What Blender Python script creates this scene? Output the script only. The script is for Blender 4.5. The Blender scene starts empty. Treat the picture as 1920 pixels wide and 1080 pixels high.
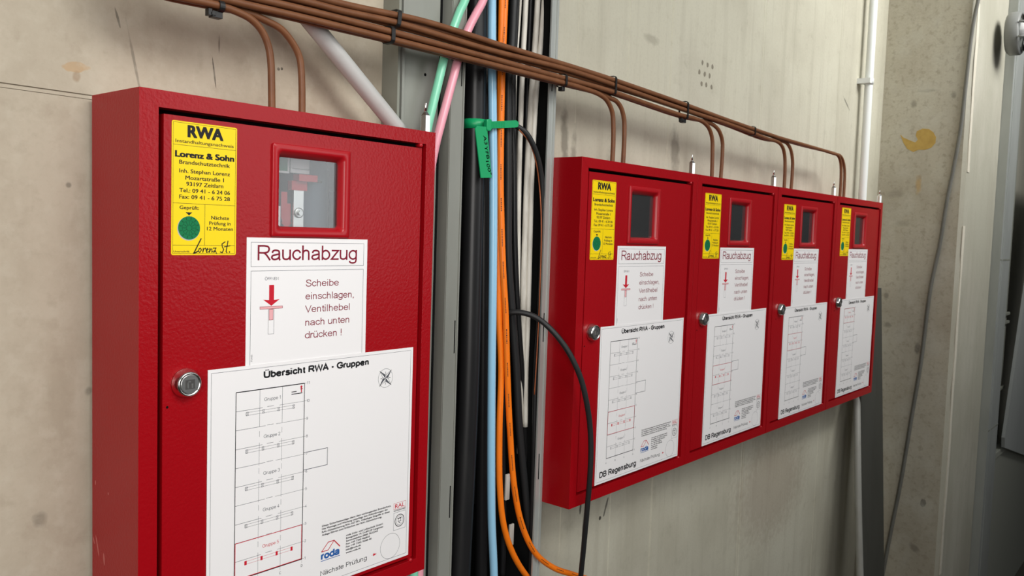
import bpy, bmesh, math, random
from mathutils import Vector, Matrix
random.seed(7)
scn = bpy.context.scene
col = scn.collection

# ---------------------------------------------------------------- camera
FPX = 1565.05
YAW, PITCH, ROLL = .8673, -.0663, .0325
CAM = Vector((-.38696, -.92328, 1.54556))
_f = Vector((math.sin(YAW)*math.cos(PITCH), math.cos(YAW)*math.cos(PITCH), math.sin(PITCH)))
_r0 = Vector((math.cos(YAW), -math.sin(YAW), 0)); _u0 = _r0.cross(_f)
CR = math.cos(ROLL)*_r0+math.sin(ROLL)*_u0
CU = -math.sin(ROLL)*_r0+math.cos(ROLL)*_u0
CF = _f
cam = bpy.data.cameras.new('camera'); camo = bpy.data.objects.new('camera', cam); col.objects.link(camo)
camo.matrix_world = Matrix(((CR.x, CU.x, -CF.x, CAM.x), (CR.y, CU.y, -CF.y, CAM.y), (CR.z, CU.z, -CF.z, CAM.z), (0, 0, 0, 1)))
cam.sensor_width = 36; cam.lens = FPX/1920*36; cam.clip_start = .02
scn.camera = camo

# ---------------------------------------------------------------- world, lights, exposure
w = bpy.data.worlds.new('world'); scn.world = w; w.use_nodes = True
_nt = w.node_tree; _bg = _nt.nodes['Background']
_bg.inputs[0].default_value = (.95, .98, 1, 1)
_tc = _nt.nodes.new('ShaderNodeTexCoord'); _sx = _nt.nodes.new('ShaderNodeSeparateXYZ'); _mr = _nt.nodes.new('ShaderNodeMapRange')   # dim hall near the horizon, brighter roof
_mr.inputs[1].default_value = -.08; _mr.inputs[2].default_value = .9; _mr.inputs[3].default_value = .024; _mr.inputs[4].default_value = .14
_nt.links.new(_tc.outputs['Generated'], _sx.inputs[0]); _nt.links.new(_sx.outputs[2], _mr.inputs[0]); _nt.links.new(_mr.outputs[0], _bg.inputs[1])
def area(name, loc, target, sx, sy, power, colr=(1, 1, 1)):
    l = bpy.data.lights.new(name, 'AREA'); l.shape = 'RECTANGLE'; l.size = sx; l.size_y = sy; l.energy = power; l.color = colr
    o = bpy.data.objects.new(name, l); col.objects.link(o); o.location = loc
    o.rotation_euler = (Vector(target)-Vector(loc)).to_track_quat('-Z', 'Y').to_euler()
    return o
def beam(o, deg): o.data.spread = math.radians(deg)
beam(area('overhead_fill', (1.0, -1.9, 3.15), (1.0, 0, 2.1), 3.4, .7, 3.8, (1, .99, .955)), 78)  # four unseen overhead lamps, added and weighted to shape the wall's brightness
beam(area('overhead_fill', (0, -1.9, 3.0), (.3, 0, 1.8), 1.4, .7, 6.4, (1, .99, .955)), 100)
beam(area('overhead_fill', (2.6, -1.7, 3.3), (2.8, 0, 2.2), 2.2, .7, 14, (1, .99, .955)), 66)  # added to lift the upper right; beam kept off the low corner
beam(area('overhead_fill', (.6, -2.2, 2.6), (.4, 0, 1.5), 2.0, .8, 5.2, (1, .99, .955)), 110)
beam(area('side_fill', (-1.6, -1.9, 1.75), (.15, 0, 1.35), 1.4, 1.3, 7.8, (1, .965, .925)), 80)  # unseen fill added at left to lift the near cabinet and lower wall
beam(area('hall_gate', (3.6, -5.2, 2.1), (.4, 0, 1.6), 2.2, 2.0, 3.8, (.96, .98, 1)), 66)
cam.dof.use_dof = True; cam.dof.focus_distance = 1.12; cam.dof.aperture_fstop = 18
scn.view_settings.view_transform = 'Standard'; scn.view_settings.look = 'None'
scn.view_settings.gamma = 1; scn.view_settings.use_curve_mapping = False
scn.view_settings.exposure = .1
scn.cycles.use_denoising = True

# ---------------------------------------------------------------- helpers
def at(u, v, y):
    d = CF+CR*((u-960)/FPX)-CU*((v-540)/FPX)
    return CAM+d*((y-CAM.y)/d.y)
def atx(u, v, x):
    d = CF+CR*((u-960)/FPX)-CU*((v-540)/FPX)
    return CAM+d*((x-CAM.x)/d.x)

def tag(o, label=None, cat=None, group=None, kind=None):
    if label: o['label'] = label
    if cat: o['category'] = cat
    if group: o['group'] = group
    if kind: o['kind'] = kind
    return o
def empty(name, loc=(0, 0, 0)):
    o = bpy.data.objects.new(name, None); o.empty_display_size = .05; col.objects.link(o); o.location = loc
    return o
def link(name, me, parent=None, loc=None):
    o = bpy.data.objects.new(name, me); col.objects.link(o)
    if parent: o.parent = parent
    if loc: o.location = loc
    return o
def bevel(o, wd, seg=2, ang=40):
    m = o.modifiers.new('bevel', 'BEVEL'); m.width = wd; m.segments = seg; m.limit_method = 'ANGLE'; m.angle_limit = math.radians(ang)
    m.harden_normals = False
    return o

def spline(pts, n=6):
    P = [Vector(p) for p in pts]
    if len(P) < 3: return P
    out = []
    for i in range(len(P)-1):
        p0 = P[i-1] if i else P[0]*2-P[1]
        p1, p2 = P[i], P[i+1]
        p3 = P[i+2] if i+2 < len(P) else P[-1]*2-P[-2]
        t0 = 0; t1 = t0+max((p1-p0).length, 1e-6)**.5; t2 = t1+max((p2-p1).length, 1e-6)**.5; t3 = t2+max((p3-p2).length, 1e-6)**.5
        for k in range(n):
            t = t1+(t2-t1)*k/n
            a1 = p0*((t1-t)/(t1-t0))+p1*((t-t0)/(t1-t0)); a2 = p1*((t2-t)/(t2-t1))+p2*((t-t1)/(t2-t1)); a3 = p2*((t3-t)/(t3-t2))+p3*((t-t2)/(t3-t2))
            b1 = a1*((t2-t)/(t2-t0))+a2*((t-t0)/(t2-t0)); b2 = a2*((t3-t)/(t3-t1))+a3*((t-t1)/(t3-t1))
            out.append(b1*((t2-t)/(t2-t1))+b2*((t-t1)/(t2-t1)))
    out.append(P[-1])
    return out

class MB:
    def __init__(s): s.v = []; s.f = []; s.m = []; s.s = []
    def add(s, vs, fs, mat=0, smooth=False):
        b = len(s.v); s.v += [tuple(v) for v in vs]
        for f in fs: s.f.append([i+b for i in f]); s.m.append(mat); s.s.append(smooth)
    def box(s, x0, x1, y0, y1, z0, z1, mat=0):
        vs = [(x, y, z) for x in (x0, x1) for y in (y0, y1) for z in (z0, z1)]
        s.add(vs, [(0, 1, 3, 2), (4, 6, 7, 5), (0, 4, 5, 1), (2, 3, 7, 6), (0, 2, 6, 4), (1, 5, 7, 3)], mat)
    def loft(s, loops, mat=0, smooth=False, close=True, cap0=False, cap1=False):
        n = len(loops[0]); vs = [p for l in loops for p in l]; fs = []
        for a in range(len(loops)-1):
            for i in range(n if close else n-1):
                j = (i+1) % n
                fs.append((a*n+i, a*n+j, (a+1)*n+j, (a+1)*n+i))
        s.add(vs, fs, mat, smooth)
        b = len(s.v)-len(vs)
        if cap0: s.f.append([b+i for i in range(n)][::-1]); s.m.append(mat); s.s.append(False)
        if cap1: s.f.append([b+(len(loops)-1)*n+i for i in range(n)]); s.m.append(mat); s.s.append(False)
    def tube(s, path, r, seg=14, mat=0, caps=True, rfun=None):
        P = [Vector(p) for p in path]; loops = []
        t = (P[1]-P[0]).normalized()
        up = Vector((0, 0, 1)) if abs(t.z) < .9 else Vector((1, 0, 0))
        nrm = (up-t*up.dot(t)).normalized()
        for i, p in enumerate(P):
            if i == 0: t = (P[1]-P[0])
            elif i == len(P)-1: t = (P[-1]-P[-2])
            else: t = (P[i+1]-P[i-1])
            t = t.normalized(); nrm = (nrm-t*nrm.dot(t)).normalized(); bi = t.cross(nrm)
            rr = rfun(i/(len(P)-1)) if rfun else r
            loops.append([p+(nrm*math.cos(a)+bi*math.sin(a))*rr for a in [2*math.pi*k/seg for k in range(seg)]])
        s.loft(loops, mat, True, True, caps, caps)
    def lathe(s, prof, c, axis, seg=24, mat=0, smooth=True, caps=True):
        ax = Vector(axis).normalized(); up = Vector((0, 0, 1)) if abs(ax.z) < .9 else Vector((1, 0, 0))
        a1 = ax.cross(up).normalized(); a2 = ax.cross(a1); c = Vector(c)
        s.loft([[c+ax*h+(a1*math.cos(t)+a2*math.sin(t))*r for t in [2*math.pi*k/seg for k in range(seg)]] for r, h in prof], mat, smooth, True, caps, caps)
    def mesh(s, name, mats):
        me = bpy.data.meshes.new(name); me.from_pydata(s.v, [], s.f)
        for m in (mats if isinstance(mats, (list, tuple)) else [mats]): me.materials.append(m)
        for p, mi, sm in zip(me.polygons, s.m, s.s): p.material_index = mi; p.use_smooth = sm
        bm = bmesh.new(); bm.from_mesh(me); bmesh.ops.recalc_face_normals(bm, faces=bm.faces); bm.to_mesh(me); bm.free()
        me.update()
        return me
    def build(s, name, mats, parent=None, loc=None):
        return link(name, s.mesh(name, mats), parent, loc)

# ---------------------------------------------------------------- materials
def lin(r, g, b):
    f = lambda c: c/255/12.92 if c <= 10 else ((c/255+.055)/1.055)**2.4
    return (f(r), f(g), f(b), 1)
def mat(name, rgb, rough=.5, metal=0, spec=.5, coat=0, **k):
    m = bpy.data.materials.new(name); m.use_nodes = True; p = m.node_tree.nodes['Principled BSDF']
    p.inputs['Base Color'].default_value = rgb if len(rgb) == 4 else (*rgb, 1)
    p.inputs['Roughness'].default_value = rough; p.inputs['Metallic'].default_value = metal
    p.inputs['Specular IOR Level'].default_value = spec; p.inputs['Coat Weight'].default_value = coat; p.inputs['Coat Roughness'].default_value = .2
    return m
def bump(m, scale, strength, dist=.001, detail=2, stretch=None):
    nt = m.node_tree; N = nt.nodes; p = N['Principled BSDF']
    tc = N.new('ShaderNodeTexCoord'); nz = N.new('ShaderNodeTexNoise'); nz.inputs['Scale'].default_value = scale; nz.inputs['Detail'].default_value = detail
    src = tc.outputs['Object']
    if stretch:
        mp = N.new('ShaderNodeMapping'); mp.inputs['Scale'].default_value = stretch; nt.links.new(src, mp.inputs[0]); src = mp.outputs[0]
    nt.links.new(src, nz.inputs['Vector'])
    b = N.new('ShaderNodeBump'); b.inputs['Strength'].default_value = strength; b.inputs['Distance'].default_value = dist
    nt.links.new(nz.outputs[0], b.inputs['Height']); nt.links.new(b.outputs[0], p.inputs['Normal']); nt.links.new(b.outputs[0], p.inputs['Coat Normal'])
    return m
def mottle(m, scale, amount, stretch=(1, 1, 1), col2=None, lo=.4, hi=.7):
    """mixes a second tone into the base colour by noise (wear, dirt)"""
    nt = m.node_tree; N = nt.nodes; p = N['Principled BSDF']
    tc = N.new('ShaderNodeTexCoord'); mp = N.new('ShaderNodeMapping'); mp.inputs['Scale'].default_value = stretch
    nz = N.new('ShaderNodeTexNoise'); nz.inputs['Scale'].default_value = scale; nz.inputs['Detail'].default_value = 6; nz.inputs['Roughness'].default_value = .6
    mr = N.new('ShaderNodeMapRange'); mr.inputs[1].default_value = lo; mr.inputs[2].default_value = hi; mr.inputs[3].default_value = 0; mr.inputs[4].default_value = amount
    nt.links.new(tc.outputs['Object'], mp.inputs[0]); nt.links.new(mp.outputs[0], nz.inputs['Vector']); nt.links.new(nz.outputs[0], mr.inputs[0])
    mx = N.new('ShaderNodeMix'); mx.data_type = 'RGBA'
    inp = p.inputs['Base Color']
    if inp.is_linked: nt.links.new(inp.links[0].from_socket, mx.inputs[6])
    else: mx.inputs[6].default_value = inp.default_value
    mx.inputs[7].default_value = col2
    nt.links.new(mr.outputs[0], mx.inputs[0]); nt.links.new(mx.outputs[2], inp)
    return m
def spots(m, axes, lst):
    """stains with a place and an outline of their own: (a, z, ra, rz, rot, colour, strength)"""
    nt = m.node_tree; N = nt.nodes; L = nt.links; p = N['Principled BSDF']
    tc = N.new('ShaderNodeTexCoord')
    nz = N.new('ShaderNodeTexNoise'); nz.inputs['Scale'].default_value = 60; nz.inputs['Detail'].default_value = 3
    L.new(tc.outputs['Object'], nz.inputs['Vector'])
    sx = N.new('ShaderNodeSeparateXYZ'); L.new(tc.outputs['Object'], sx.inputs[0])
    cb = N.new('ShaderNodeCombineXYZ'); L.new(sx.outputs[axes], cb.inputs[0]); L.new(sx.outputs[2], cb.inputs[1])
    for a, z, ra, rz, rot, c, st in lst:
        mp = N.new('ShaderNodeMapping'); mp.vector_type = 'TEXTURE'
        mp.inputs['Location'].default_value = (a, z, 0); mp.inputs['Rotation'].default_value = (0, 0, math.radians(rot)); mp.inputs['Scale'].default_value = (ra, rz, 1)
        L.new(cb.outputs[0], mp.inputs[0])
        ln = N.new('ShaderNodeVectorMath'); ln.operation = 'LENGTH'; L.new(mp.outputs[0], ln.inputs[0])
        ad = N.new('ShaderNodeMath'); ad.operation = 'MULTIPLY_ADD'; L.new(nz.outputs[0], ad.inputs[0]); ad.inputs[1].default_value = 1.2; L.new(ln.outputs['Value'], ad.inputs[2])
        mr = N.new('ShaderNodeMapRange'); mr.inputs[1].default_value = 1.4 if st >= .7 else 1.15; mr.inputs[2].default_value = 1.55 if st >= .7 else 1.75; mr.inputs[3].default_value = st; mr.inputs[4].default_value = 0
        L.new(ad.outputs[0], mr.inputs[0])
        mx = N.new('ShaderNodeMix'); mx.data_type = 'RGBA'; inp = p.inputs['Base Color']
        if inp.is_linked: L.new(inp.links[0].from_socket, mx.inputs[6])
        else: mx.inputs[6].default_value = inp.default_value
        mx.inputs[7].default_value = c; L.new(mr.outputs[0], mx.inputs[0]); L.new(mx.outputs[2], inp)
    return m
def concrete(name, rgb, dark, light, streak=.35, axes=0, sp=()):
    m = mat(name, rgb, .88, spec=.25)
    mottle(m, 3.2, .55, (1, 1, 1), dark, .42, .75)
    mottle(m, 2.6, .5, (1.3, 1.3, .8), light, .45, .75)
    mottle(m, 26, streak, (1, 1, .06), dark, .5, .78)
    mottle(m, 22, .35, (1, 1, 1), dark, .58, .72)
    mottle(m, 160, .22, (1, 1, 1), dark, .5, .75)
    if sp: spots(m, axes, sp)
    if name == 'concrete_left': mottle(m, 13, .45, (1, 1, 1), dark, .45, .68); mottle(m, 48, .4, (1, 1, 1), light, .5, .66); mottle(m, 42, .45, (1, 1, 1), dark, .54, .7)
    if name == 'concrete_column': mottle(m, 55, .5, (1, 1, 1), dark, .52, .66); mottle(m, 11, .55, (1, 1, 1), light, .5, .68)
    bump(m, 120, .25, .002, 5)
    return m

DK = lin(96, 92, 82); BLK = lin(45, 42, 38)
M = {}
M['concrete_left'] = concrete('concrete_left', lin(186, 176, 158), lin(162, 150, 132), lin(193, 186, 169), .22, 0, [
    (-.013, 1.703, .015, .006, 8, lin(186, 158, 122), .9), (-.012, 1.693, .004, .006, 0, lin(150, 124, 96), .6),
    (.144, 1.722, .0011, .022, 8, BLK, .75), (.150, 1.757, .001, .012, 0, BLK, .5),
    (.050, 1.713, .0016, .05, 12, DK, .55), (.030, 1.764, .0014, .014, 16, DK, .7),
    (-.03, 1.35, .016, .05, 4, lin(150, 138, 118), .3), (-.05, 1.23, .008, .008, 0, DK, .5), (.0, 1.36, .005, .005, 0, DK, .5),
    (.232, 1.742, .0028, .0028, 0, BLK, .8), (.237, 1.743, .0024, .0024, 0, BLK, .8), (-.02, 1.58, .003, .003, 0, DK, .6)])
M['concrete_right'] = concrete('concrete_right', lin(190, 187, 170), lin(154, 148, 132), lin(200, 198, 184), .5, 0, [
    (.835, 1.72, .012, .06, 4, DK, .6), (.862, 1.66, .010, .085, -3, DK, .5), (.80, 1.64, .012, .05, 0, DK, .35), (1.235, 1.735, .02, .05, 6, DK, .5), (.98, 1.64, .012, .09, 0, DK, .3),
    (.93, 1.017, .0035, .022, -4, BLK, .8), (1.02, .995, .0035, .026, -22, BLK, .7), (.80, .985, .004, .035, 0, BLK, .7), (.792, .955, .009, .006, 10, BLK, .85), (.94, .955, .0025, .05, 0, BLK, .45),
    (1.0, .975, .005, .005, 0, BLK, .9), (1.85, .86, .25, .16, 0, lin(140, 120, 105), .35), (2.28, 1.98, .035, .004, -28, BLK, .6), (1.49, 1.05, .03, .004, -8, BLK, .5),
    (1.12, 1.95, .03, .01, 0, lin(140, 134, 120), .5), (.885, 1.99, .006, .008, 0, DK, .5)])
M['concrete_column'] = concrete('concrete_column', lin(190, 185, 167), lin(152, 141, 123), lin(198, 196, 182), .3, 1, [
    (-.10, 2.02, .010, .014, 0, DK, .45), (-.14, 2.06, .03, .006, 0, DK, .3), (-.22, 2.04, .010, .012, 0, DK, .45), (-.06, 1.72, .03, .015, 0, DK, .25), (-.09, 1.62, .03, .012, 0, DK, .2),
    (-.21, .68, .010, .015, 10, BLK, .8), (-.19, .52, .02, .012, 30, BLK, .35), (-.05, 1.37, .008, .012, 0, DK, .5), (-.06, 1.27, .012, .010, 0, DK, .45), (-.16, 1.20, .01, .02, 0, BLK, .5), (-.13, 1.75, .01, .03, 0, lin(190, 150, 70), .5)])
M['concrete_front'] = concrete('concrete_front', lin(174, 172, 157), lin(160, 155, 140), lin(206, 202, 190), .55, 0)
M['concrete_floor'] = concrete('concrete_floor', lin(96, 90, 80), lin(78, 72, 64), lin(106, 100, 90), 0)
RED = (.34, .0013, .0055)
M['red'] = bump(mat('red_powder_coat', RED, .42, spec=.14, coat=.38), 300, .32, .0009, 3)
M['red_scuffed'] = spots(bump(mat('red_powder_coat_scuffed', RED, .42, spec=.14, coat=.38), 300, .32, .0009, 3), 1, [(-0.0131, -0.4823, 0.0016, 0.0120, -20, lin(205, 120, 115), .7), (-0.0286, -0.4914, 0.0020, 0.0080, -8, lin(205, 120, 115), .7), (-0.0080, -0.4125, 0.0020, 0.0040, 0, lin(205, 120, 115), .7), (-0.0387, -0.4177, 0.0012, 0.0018, 0, lin(205, 120, 115), .7), (-0.0039, -0.4777, 0.0012, 0.0050, -30, lin(205, 120, 115), .7)])
M['red_plain'] = mat('red_plastic', (.40, .003, .009), .4, spec=.3, coat=.4)
M['cabinet_inside'] = mat('cabinet_inside', (.035, .037, .04), .6)
M['black'] = mat('black_plastic', (.008, .008, .009), .35)
M['white_print'] = mat('white_vinyl', lin(243, 241, 242), .32, spec=.4)
M['yellow'] = mat('yellow_vinyl', lin(250, 216, 8), .35, spec=.35)
M['ink'] = mat('black_ink', (.012, .012, .014), .5, spec=.3)
M['grey_ink'] = mat('grey_ink', lin(92, 94, 102), .5, spec=.3)
M['lightgrey_ink'] = mat('light_grey_ink', lin(178, 180, 186), .5, spec=.3)
M['maroon_ink'] = mat('maroon_ink', lin(128, 12, 42), .5, spec=.3)
M['red_ink'] = mat('red_ink', lin(200, 28, 48), .5, spec=.3)
M['pink_ink'] = mat('pink_ink', lin(236, 176, 180), .5, spec=.3)
M['blue_ink'] = mat('blue_ink', lin(40, 96, 168), .5, spec=.3)
M['green_ink'] = mat('green_ink', lin(12, 120, 72), .5, spec=.3)
M['dgreen_ink'] = mat('dark_green_ink', lin(6, 82, 50), .5, spec=.3)
M['chrome'] = mat('chrome', (.80, .79, .77), .2, 1)
M['steel'] = bump(mat('brushed_steel', (.62, .62, .6), .3, 1), 300, .05)
M['hole'] = mat('dark_hole', (.004, .004, .004), .8, spec=.1)
M['pipe'] = mottle(mat('brown_coated_copper', lin(122, 80, 53), .42, spec=.35), 40, .6, (1, 1, 1), lin(98, 60, 38), .4, .7)
M['tie'] = mat('black_nylon', (.012, .012, .012), .38)
M['galv'] = mottle(mat('grey_painted_steel', lin(150, 152, 145), .5, .25), 9, .5, (1, 1, .3), lin(120, 120, 112), .4, .7)
M['galv_light'] = mottle(mat('galvanised_steel', lin(186, 190, 186), .38, .35), 14, .4, (1, 1, .25), lin(150, 154, 150), .4, .7)
M['galv_dark'] = mottle(mat('dark_grey_steel', lin(140, 142, 132), .6, .2), 9, .5, (1, 1, .3), lin(96, 96, 88), .4, .7)
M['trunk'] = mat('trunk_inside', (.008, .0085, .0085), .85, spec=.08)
M['cable_black'] = mat('black_cable', (.012, .012, .013), .34, spec=.32)
M['cable_black2'] = mat('black_rubber_cable', (.02, .021, .022), .45, spec=.32)
M['pipe_black'] = mottle(mat('black_conduit', (.014, .014, .015), .34, spec=.35), 30, .4, (1, 1, .2), (.03, .03, .029, 1), .5, .75)
M['cable_blue'] = mat('blue_cable', lin(150, 200, 230), .24, spec=.5)
M['cable_orange'] = mottle(mat('orange_cable', lin(250, 126, 20), .42, spec=.4), 120, .25, (1, 1, .3), lin(190, 84, 16), .5, .75)
M['cable_green'] = mat('green_cable', lin(132, 214, 180), .24, spec=.5)
M['cable_pink'] = mat('pink_cable', lin(240, 164, 180), .24, spec=.5)
M['cable_grey'] = mottle(mat('grey_cable', lin(222, 218, 208), .5), 50, .6, (1, 1, .2), lin(150, 142, 130), .45, .7)
M['copper'] = mat('copper_wire', lin(170, 96, 60), .4, .4)
M['green_tie'] = mat('green_nylon', lin(18, 160, 100), .42)
M['conduit_grey'] = mottle(mat('grey_pvc_conduit', lin(190, 190, 188), .42), 26, .5, (1, 1, 1), lin(170, 170, 168), .5, .7)
M['conduit_white'] = mat('white_pvc_conduit', lin(226, 230, 228), .35)
M['conduit_dull'] = mottle(mat('dull_conduit', lin(150, 150, 144), .5), 30, .5, (1, 1, .3), lin(120, 118, 110), .45, .7)  # dull grey with darker mottling
M['board'] = mottle(mat('dark_board', lin(62, 62, 56), .75), 12, .5, (1, 1, .3), lin(48, 48, 43), .4, .7)
M['sealant'] = mottle(mat('pale_sealant', lin(214, 208, 192), .7), 40, .4, (1, 1, 1), lin(180, 172, 156), .5, .7)
M['stain'] = mottle(mat('ochre_paint', lin(190, 158, 82), .7), 40, .6, (1, 1, 1), lin(166, 134, 66), .4, .7)
M['cylinder'] = mat('grey_gas_cylinder', lin(104, 116, 128), .35, .2)
M['lamp_body'] = mat('grey_lamp_body', lin(140, 142, 140), .4)
M['sheet'] = mottle(mat('grey_sheet_metal', lin(168, 172, 170), .6, .1), 6, .4, (1, 1, .5), lin(148, 152, 150), .4, .7)
def glass(name, tint, gloss_rough=.02, ior=1.45, haze=0):
    m = bpy.data.materials.new(name); m.use_nodes = True; nt = m.node_tree; N = nt.nodes; N.remove(N['Principled BSDF'])
    t = N.new('ShaderNodeBsdfTransparent'); t.inputs[0].default_value = tint
    g = N.new('ShaderNodeBsdfGlossy'); g.inputs['Roughness'].default_value = gloss_rough
    fr = N.new('ShaderNodeFresnel'); fr.inputs[0].default_value = ior
    mx = N.new('ShaderNodeMixShader'); nt.links.new(fr.outputs[0], mx.inputs[0]); nt.links.new(t.outputs[0], mx.inputs[1]); nt.links.new(g.outputs[0], mx.inputs[2])
    if haze:
        df = N.new('ShaderNodeBsdfDiffuse'); df.inputs[0].default_value = (.8, .82, .84, 1); m2 = N.new('ShaderNodeMixShader'); m2.inputs[0].default_value = haze
        nt.links.new(mx.outputs[0], m2.inputs[1]); nt.links.new(df.outputs[0], m2.inputs[2]); mx = m2
    nt.links.new(mx.outputs[0], N['Material Output'].inputs[0])
    return m
M['pane'] = glass('glare_haze_pane', (.97, .98, .98, 1), .02, 1.5, .02)  # diffuse haze stands in for room glare reflected on the pane
M['lamp_glass'] = glass('lamp_glass', (.92, .93, .92, 1), .08)

# ---------------------------------------------------------------- the setting
ZT = 3.2
XC, YE = 2.635, -.270
def structure(o): o['kind'] = 'structure'; return o
m = MB()
prof = [(0, 0), (0, 1.6712), (.002, 1.6712), (.002, 1.6718), (0, 1.6718), (0, 1.6752), (.003, 1.6752), (.003, 1.6764), (0, 1.6764), (0, ZT), (.2, ZT), (.2, 0)]
m.loft([[(x, y, z) for y, z in prof] for x in (-3.0, .402)], cap0=True, cap1=True)
structure(m.build('wall_left', M['concrete_left']))
m = MB()
ridges = [.866, 1.036, 1.199, 1.203, 1.652, 1.664, 2.20]
pr = [(.752, 0)]
for x in ridges: pr += [(x-.0018, 0), (x-.0004, -.0012), (x+.0004, -.0012), (x+.0018, 0)]
pr = sorted(set(pr), key=lambda q: q[0])+[(XC+.2, 0), (XC+.2, .2), (.752, .2)]
m.loft([[(x, y, z) for x, y in pr] for z in (0, ZT)], cap0=True, cap1=True)
s = .35417
for x, y in [(895, 105), (922, 117), (948, 127), (878, 155), (907, 167), (933, 175), (890, 217), (915, 225), (943, 235)]:
    c = at(1000+x*s, 80+y*s, 0)
    m.add([(c.x+.006*math.cos(k*.785)*random.uniform(.7, 1.1), -.0003, c.z+.006*math.sin(k*.785)*random.uniform(.8, 1.2)) for k in range(8)], [tuple(range(8))], 1)
structure(m.build('wall_back', [M['concrete_right'], mat('plugged_hole', lin(128, 122, 108), .9)]))
# pillar that closes the wall on the right
m = MB(); ch = .012
m.loft([[(XC, .02, z), (XC, YE+ch, z), (XC+ch, YE, z), (3.12, YE, z), (3.12, .02, z)] for z in (0, ZT)], cap0=True, cap1=True)
wr = structure(m.build('wall_right', [M['concrete_column']]))
wr.data.materials.append(M['concrete_front'])
for p in wr.data.polygons:
    if p.normal.y < -.6: p.material_index = 1
m = MB(); m.box(3.12, 5.6, -.15, .1, 0, ZT)
structure(m.build('wall_front', M['concrete_front']))
m = MB(); m.box(-3, 5.6, -4.5, .2, -.1, 0)
structure(m.build('floor', M['concrete_floor']))
# the pale line of sealant along the pillar's edge
def ribbon(mb, pts, wd, seed):
    rnd = random.Random(seed); lo = []
    for i, (z, dx) in enumerate(pts):
        a = XC+ch+.001+dx; b = a+wd*rnd.uniform(.75, 1.15)
        lo.append([(a, YE, z), (a, YE-.002, z), (b, YE-.002, z), (b, YE, z)])
    mb.loft(lo, cap0=True, cap1=True)
m = MB()
ribbon(m, [(2.33-.09*i, random.uniform(-.004, .004)) for i in range(7)], .03, 1)
ribbon(m, [(1.615-.09*i, random.uniform(-.004, .004)) for i in range(14)], .026, 2)
structure(m.build('trim_1', M['sealant']))
# ochre paint splash on the pillar
sp = [(1688, 252), (1694, 268), (1701, 279), (1712, 285), (1722, 281), (1734, 281), (1746, 277), (1754, 268), (1755, 257), (1750, 248), (1742, 242), (1730, 241), (1719, 246), (1717, 254), (1721, 262), (1716, 267), (1708, 264), (1701, 261), (1694, 258)]
pp = [atx(u, v, XC-.0006) for u, v in sp]
m = MB(); n = len(pp); cen = sum(pp, Vector())/n
m.loft([[p+Vector((.0006, 0, 0)) for p in pp], pp], cap1=True)
tag(m.build('paint_stain', M['stain']), 'crescent shaped ochre paint splash on the concrete pillar', 'stain')

# steel jamb strips between left wall and cable riser
m = MB()
m.box(.402, .4065, -.033, .2, 0, ZT, 1)  # darker tone puts the side face's shade into the jamb's colour
m.box(.4065, .4095, -.026, .2, 0, ZT, 1); m.box(.4095, .4140, -.034, .2, 0, ZT)
m.box(.4140, .4860, -.028, .2, 0, ZT)
c = at(797, 140, -.028); m.lathe([(.0022, 0), (.0022, .0006)], (c.x, -.028, c.z), (0, -1, 0), 8, 2)
structure(m.build('trim_2', [M['galv'], M['galv_dark'], M['hole']]))

# ---------------------------------------------------------------- cable riser (trunking with two side rails)
riser = empty('cable_riser', (.62, .05, 0))
tag(riser, 'open vertical steel cable riser full of cables between the cabinets', 'cable riser')
def child(mb, name, mats, parent):
    o = mb.build(name, mats); o.parent = parent; o.matrix_parent_inverse = Matrix.Translation(parent.location).inverted(); return o
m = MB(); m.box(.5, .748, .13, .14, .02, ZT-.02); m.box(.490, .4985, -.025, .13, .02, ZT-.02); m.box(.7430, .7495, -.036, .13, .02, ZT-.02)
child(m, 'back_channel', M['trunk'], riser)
m = MB()
m.box(.4940, .5235, -.045, -.042, .02, ZT-.02); m.box(.4940, .4970, -.042, -.024, .02, ZT-.02); m.box(.5205, .5235, -.042, -.028, .02, ZT-.02)
m.box(.4950, .4962, -.0462, -.045, .02, ZT-.02); m.box(.5205, .5235, -.0462, -.045, .02, ZT-.02)
for z0, z1 in [(1.76, 1.80), (1.36, 1.41), (1.105, 1.155), (.86, .9), (2.05, 2.09)]: m.box(.5165, .5182, -.0455, -.0445, z0, z1, 1)
child(m, 'side_rail', [M['galv'], M['hole']], riser)
m = MB()
m.box(.7285, .7455, -.045, -.042, .02, ZT-.02); m.box(.7425, .7455, -.042, -.036, .02, ZT-.02)
m.box(.7405, .7455, -.0468, -.045, .02, ZT-.02)
for z0, z1 in [(1.785, 1.80), (1.36, 1.41), (1.12, 1.165), (.86, .9)]: m.box(.7345, .7362, -.0455, -.0445, z0, z1, 1)
child(m, 'side_rail', [M['galv_light'], M['hole']], riser)
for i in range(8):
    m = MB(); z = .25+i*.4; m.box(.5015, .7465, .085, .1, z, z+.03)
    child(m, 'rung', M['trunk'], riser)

# ---------------------------------------------------------------- printed stickers
_txt = {}
def text_mesh(s):
    if s in _txt: return _txt[s]
    c = bpy.data.curves.new('t', 'FONT'); c.body = s; c.size = 1; c.resolution_u = 3; c.fill_mode = 'FRONT' if hasattr(c, 'fill_mode') and False else c.fill_mode
    o = bpy.data.objects.new('t', c); col.objects.link(o)
    dg = bpy.context.evaluated_depsgraph_get(); me = bpy.data.meshes.new_from_object(o.evaluated_get(dg))
    vs = [(v.co.x, v.co.y) for v in me.vertices]; fs = [tuple(p.vertices) for p in me.polygons]
    bpy.data.objects.remove(o); bpy.data.curves.remove(c); bpy.data.meshes.remove(me)
    _txt[s] = (vs, fs); return _txt[s]

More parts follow.
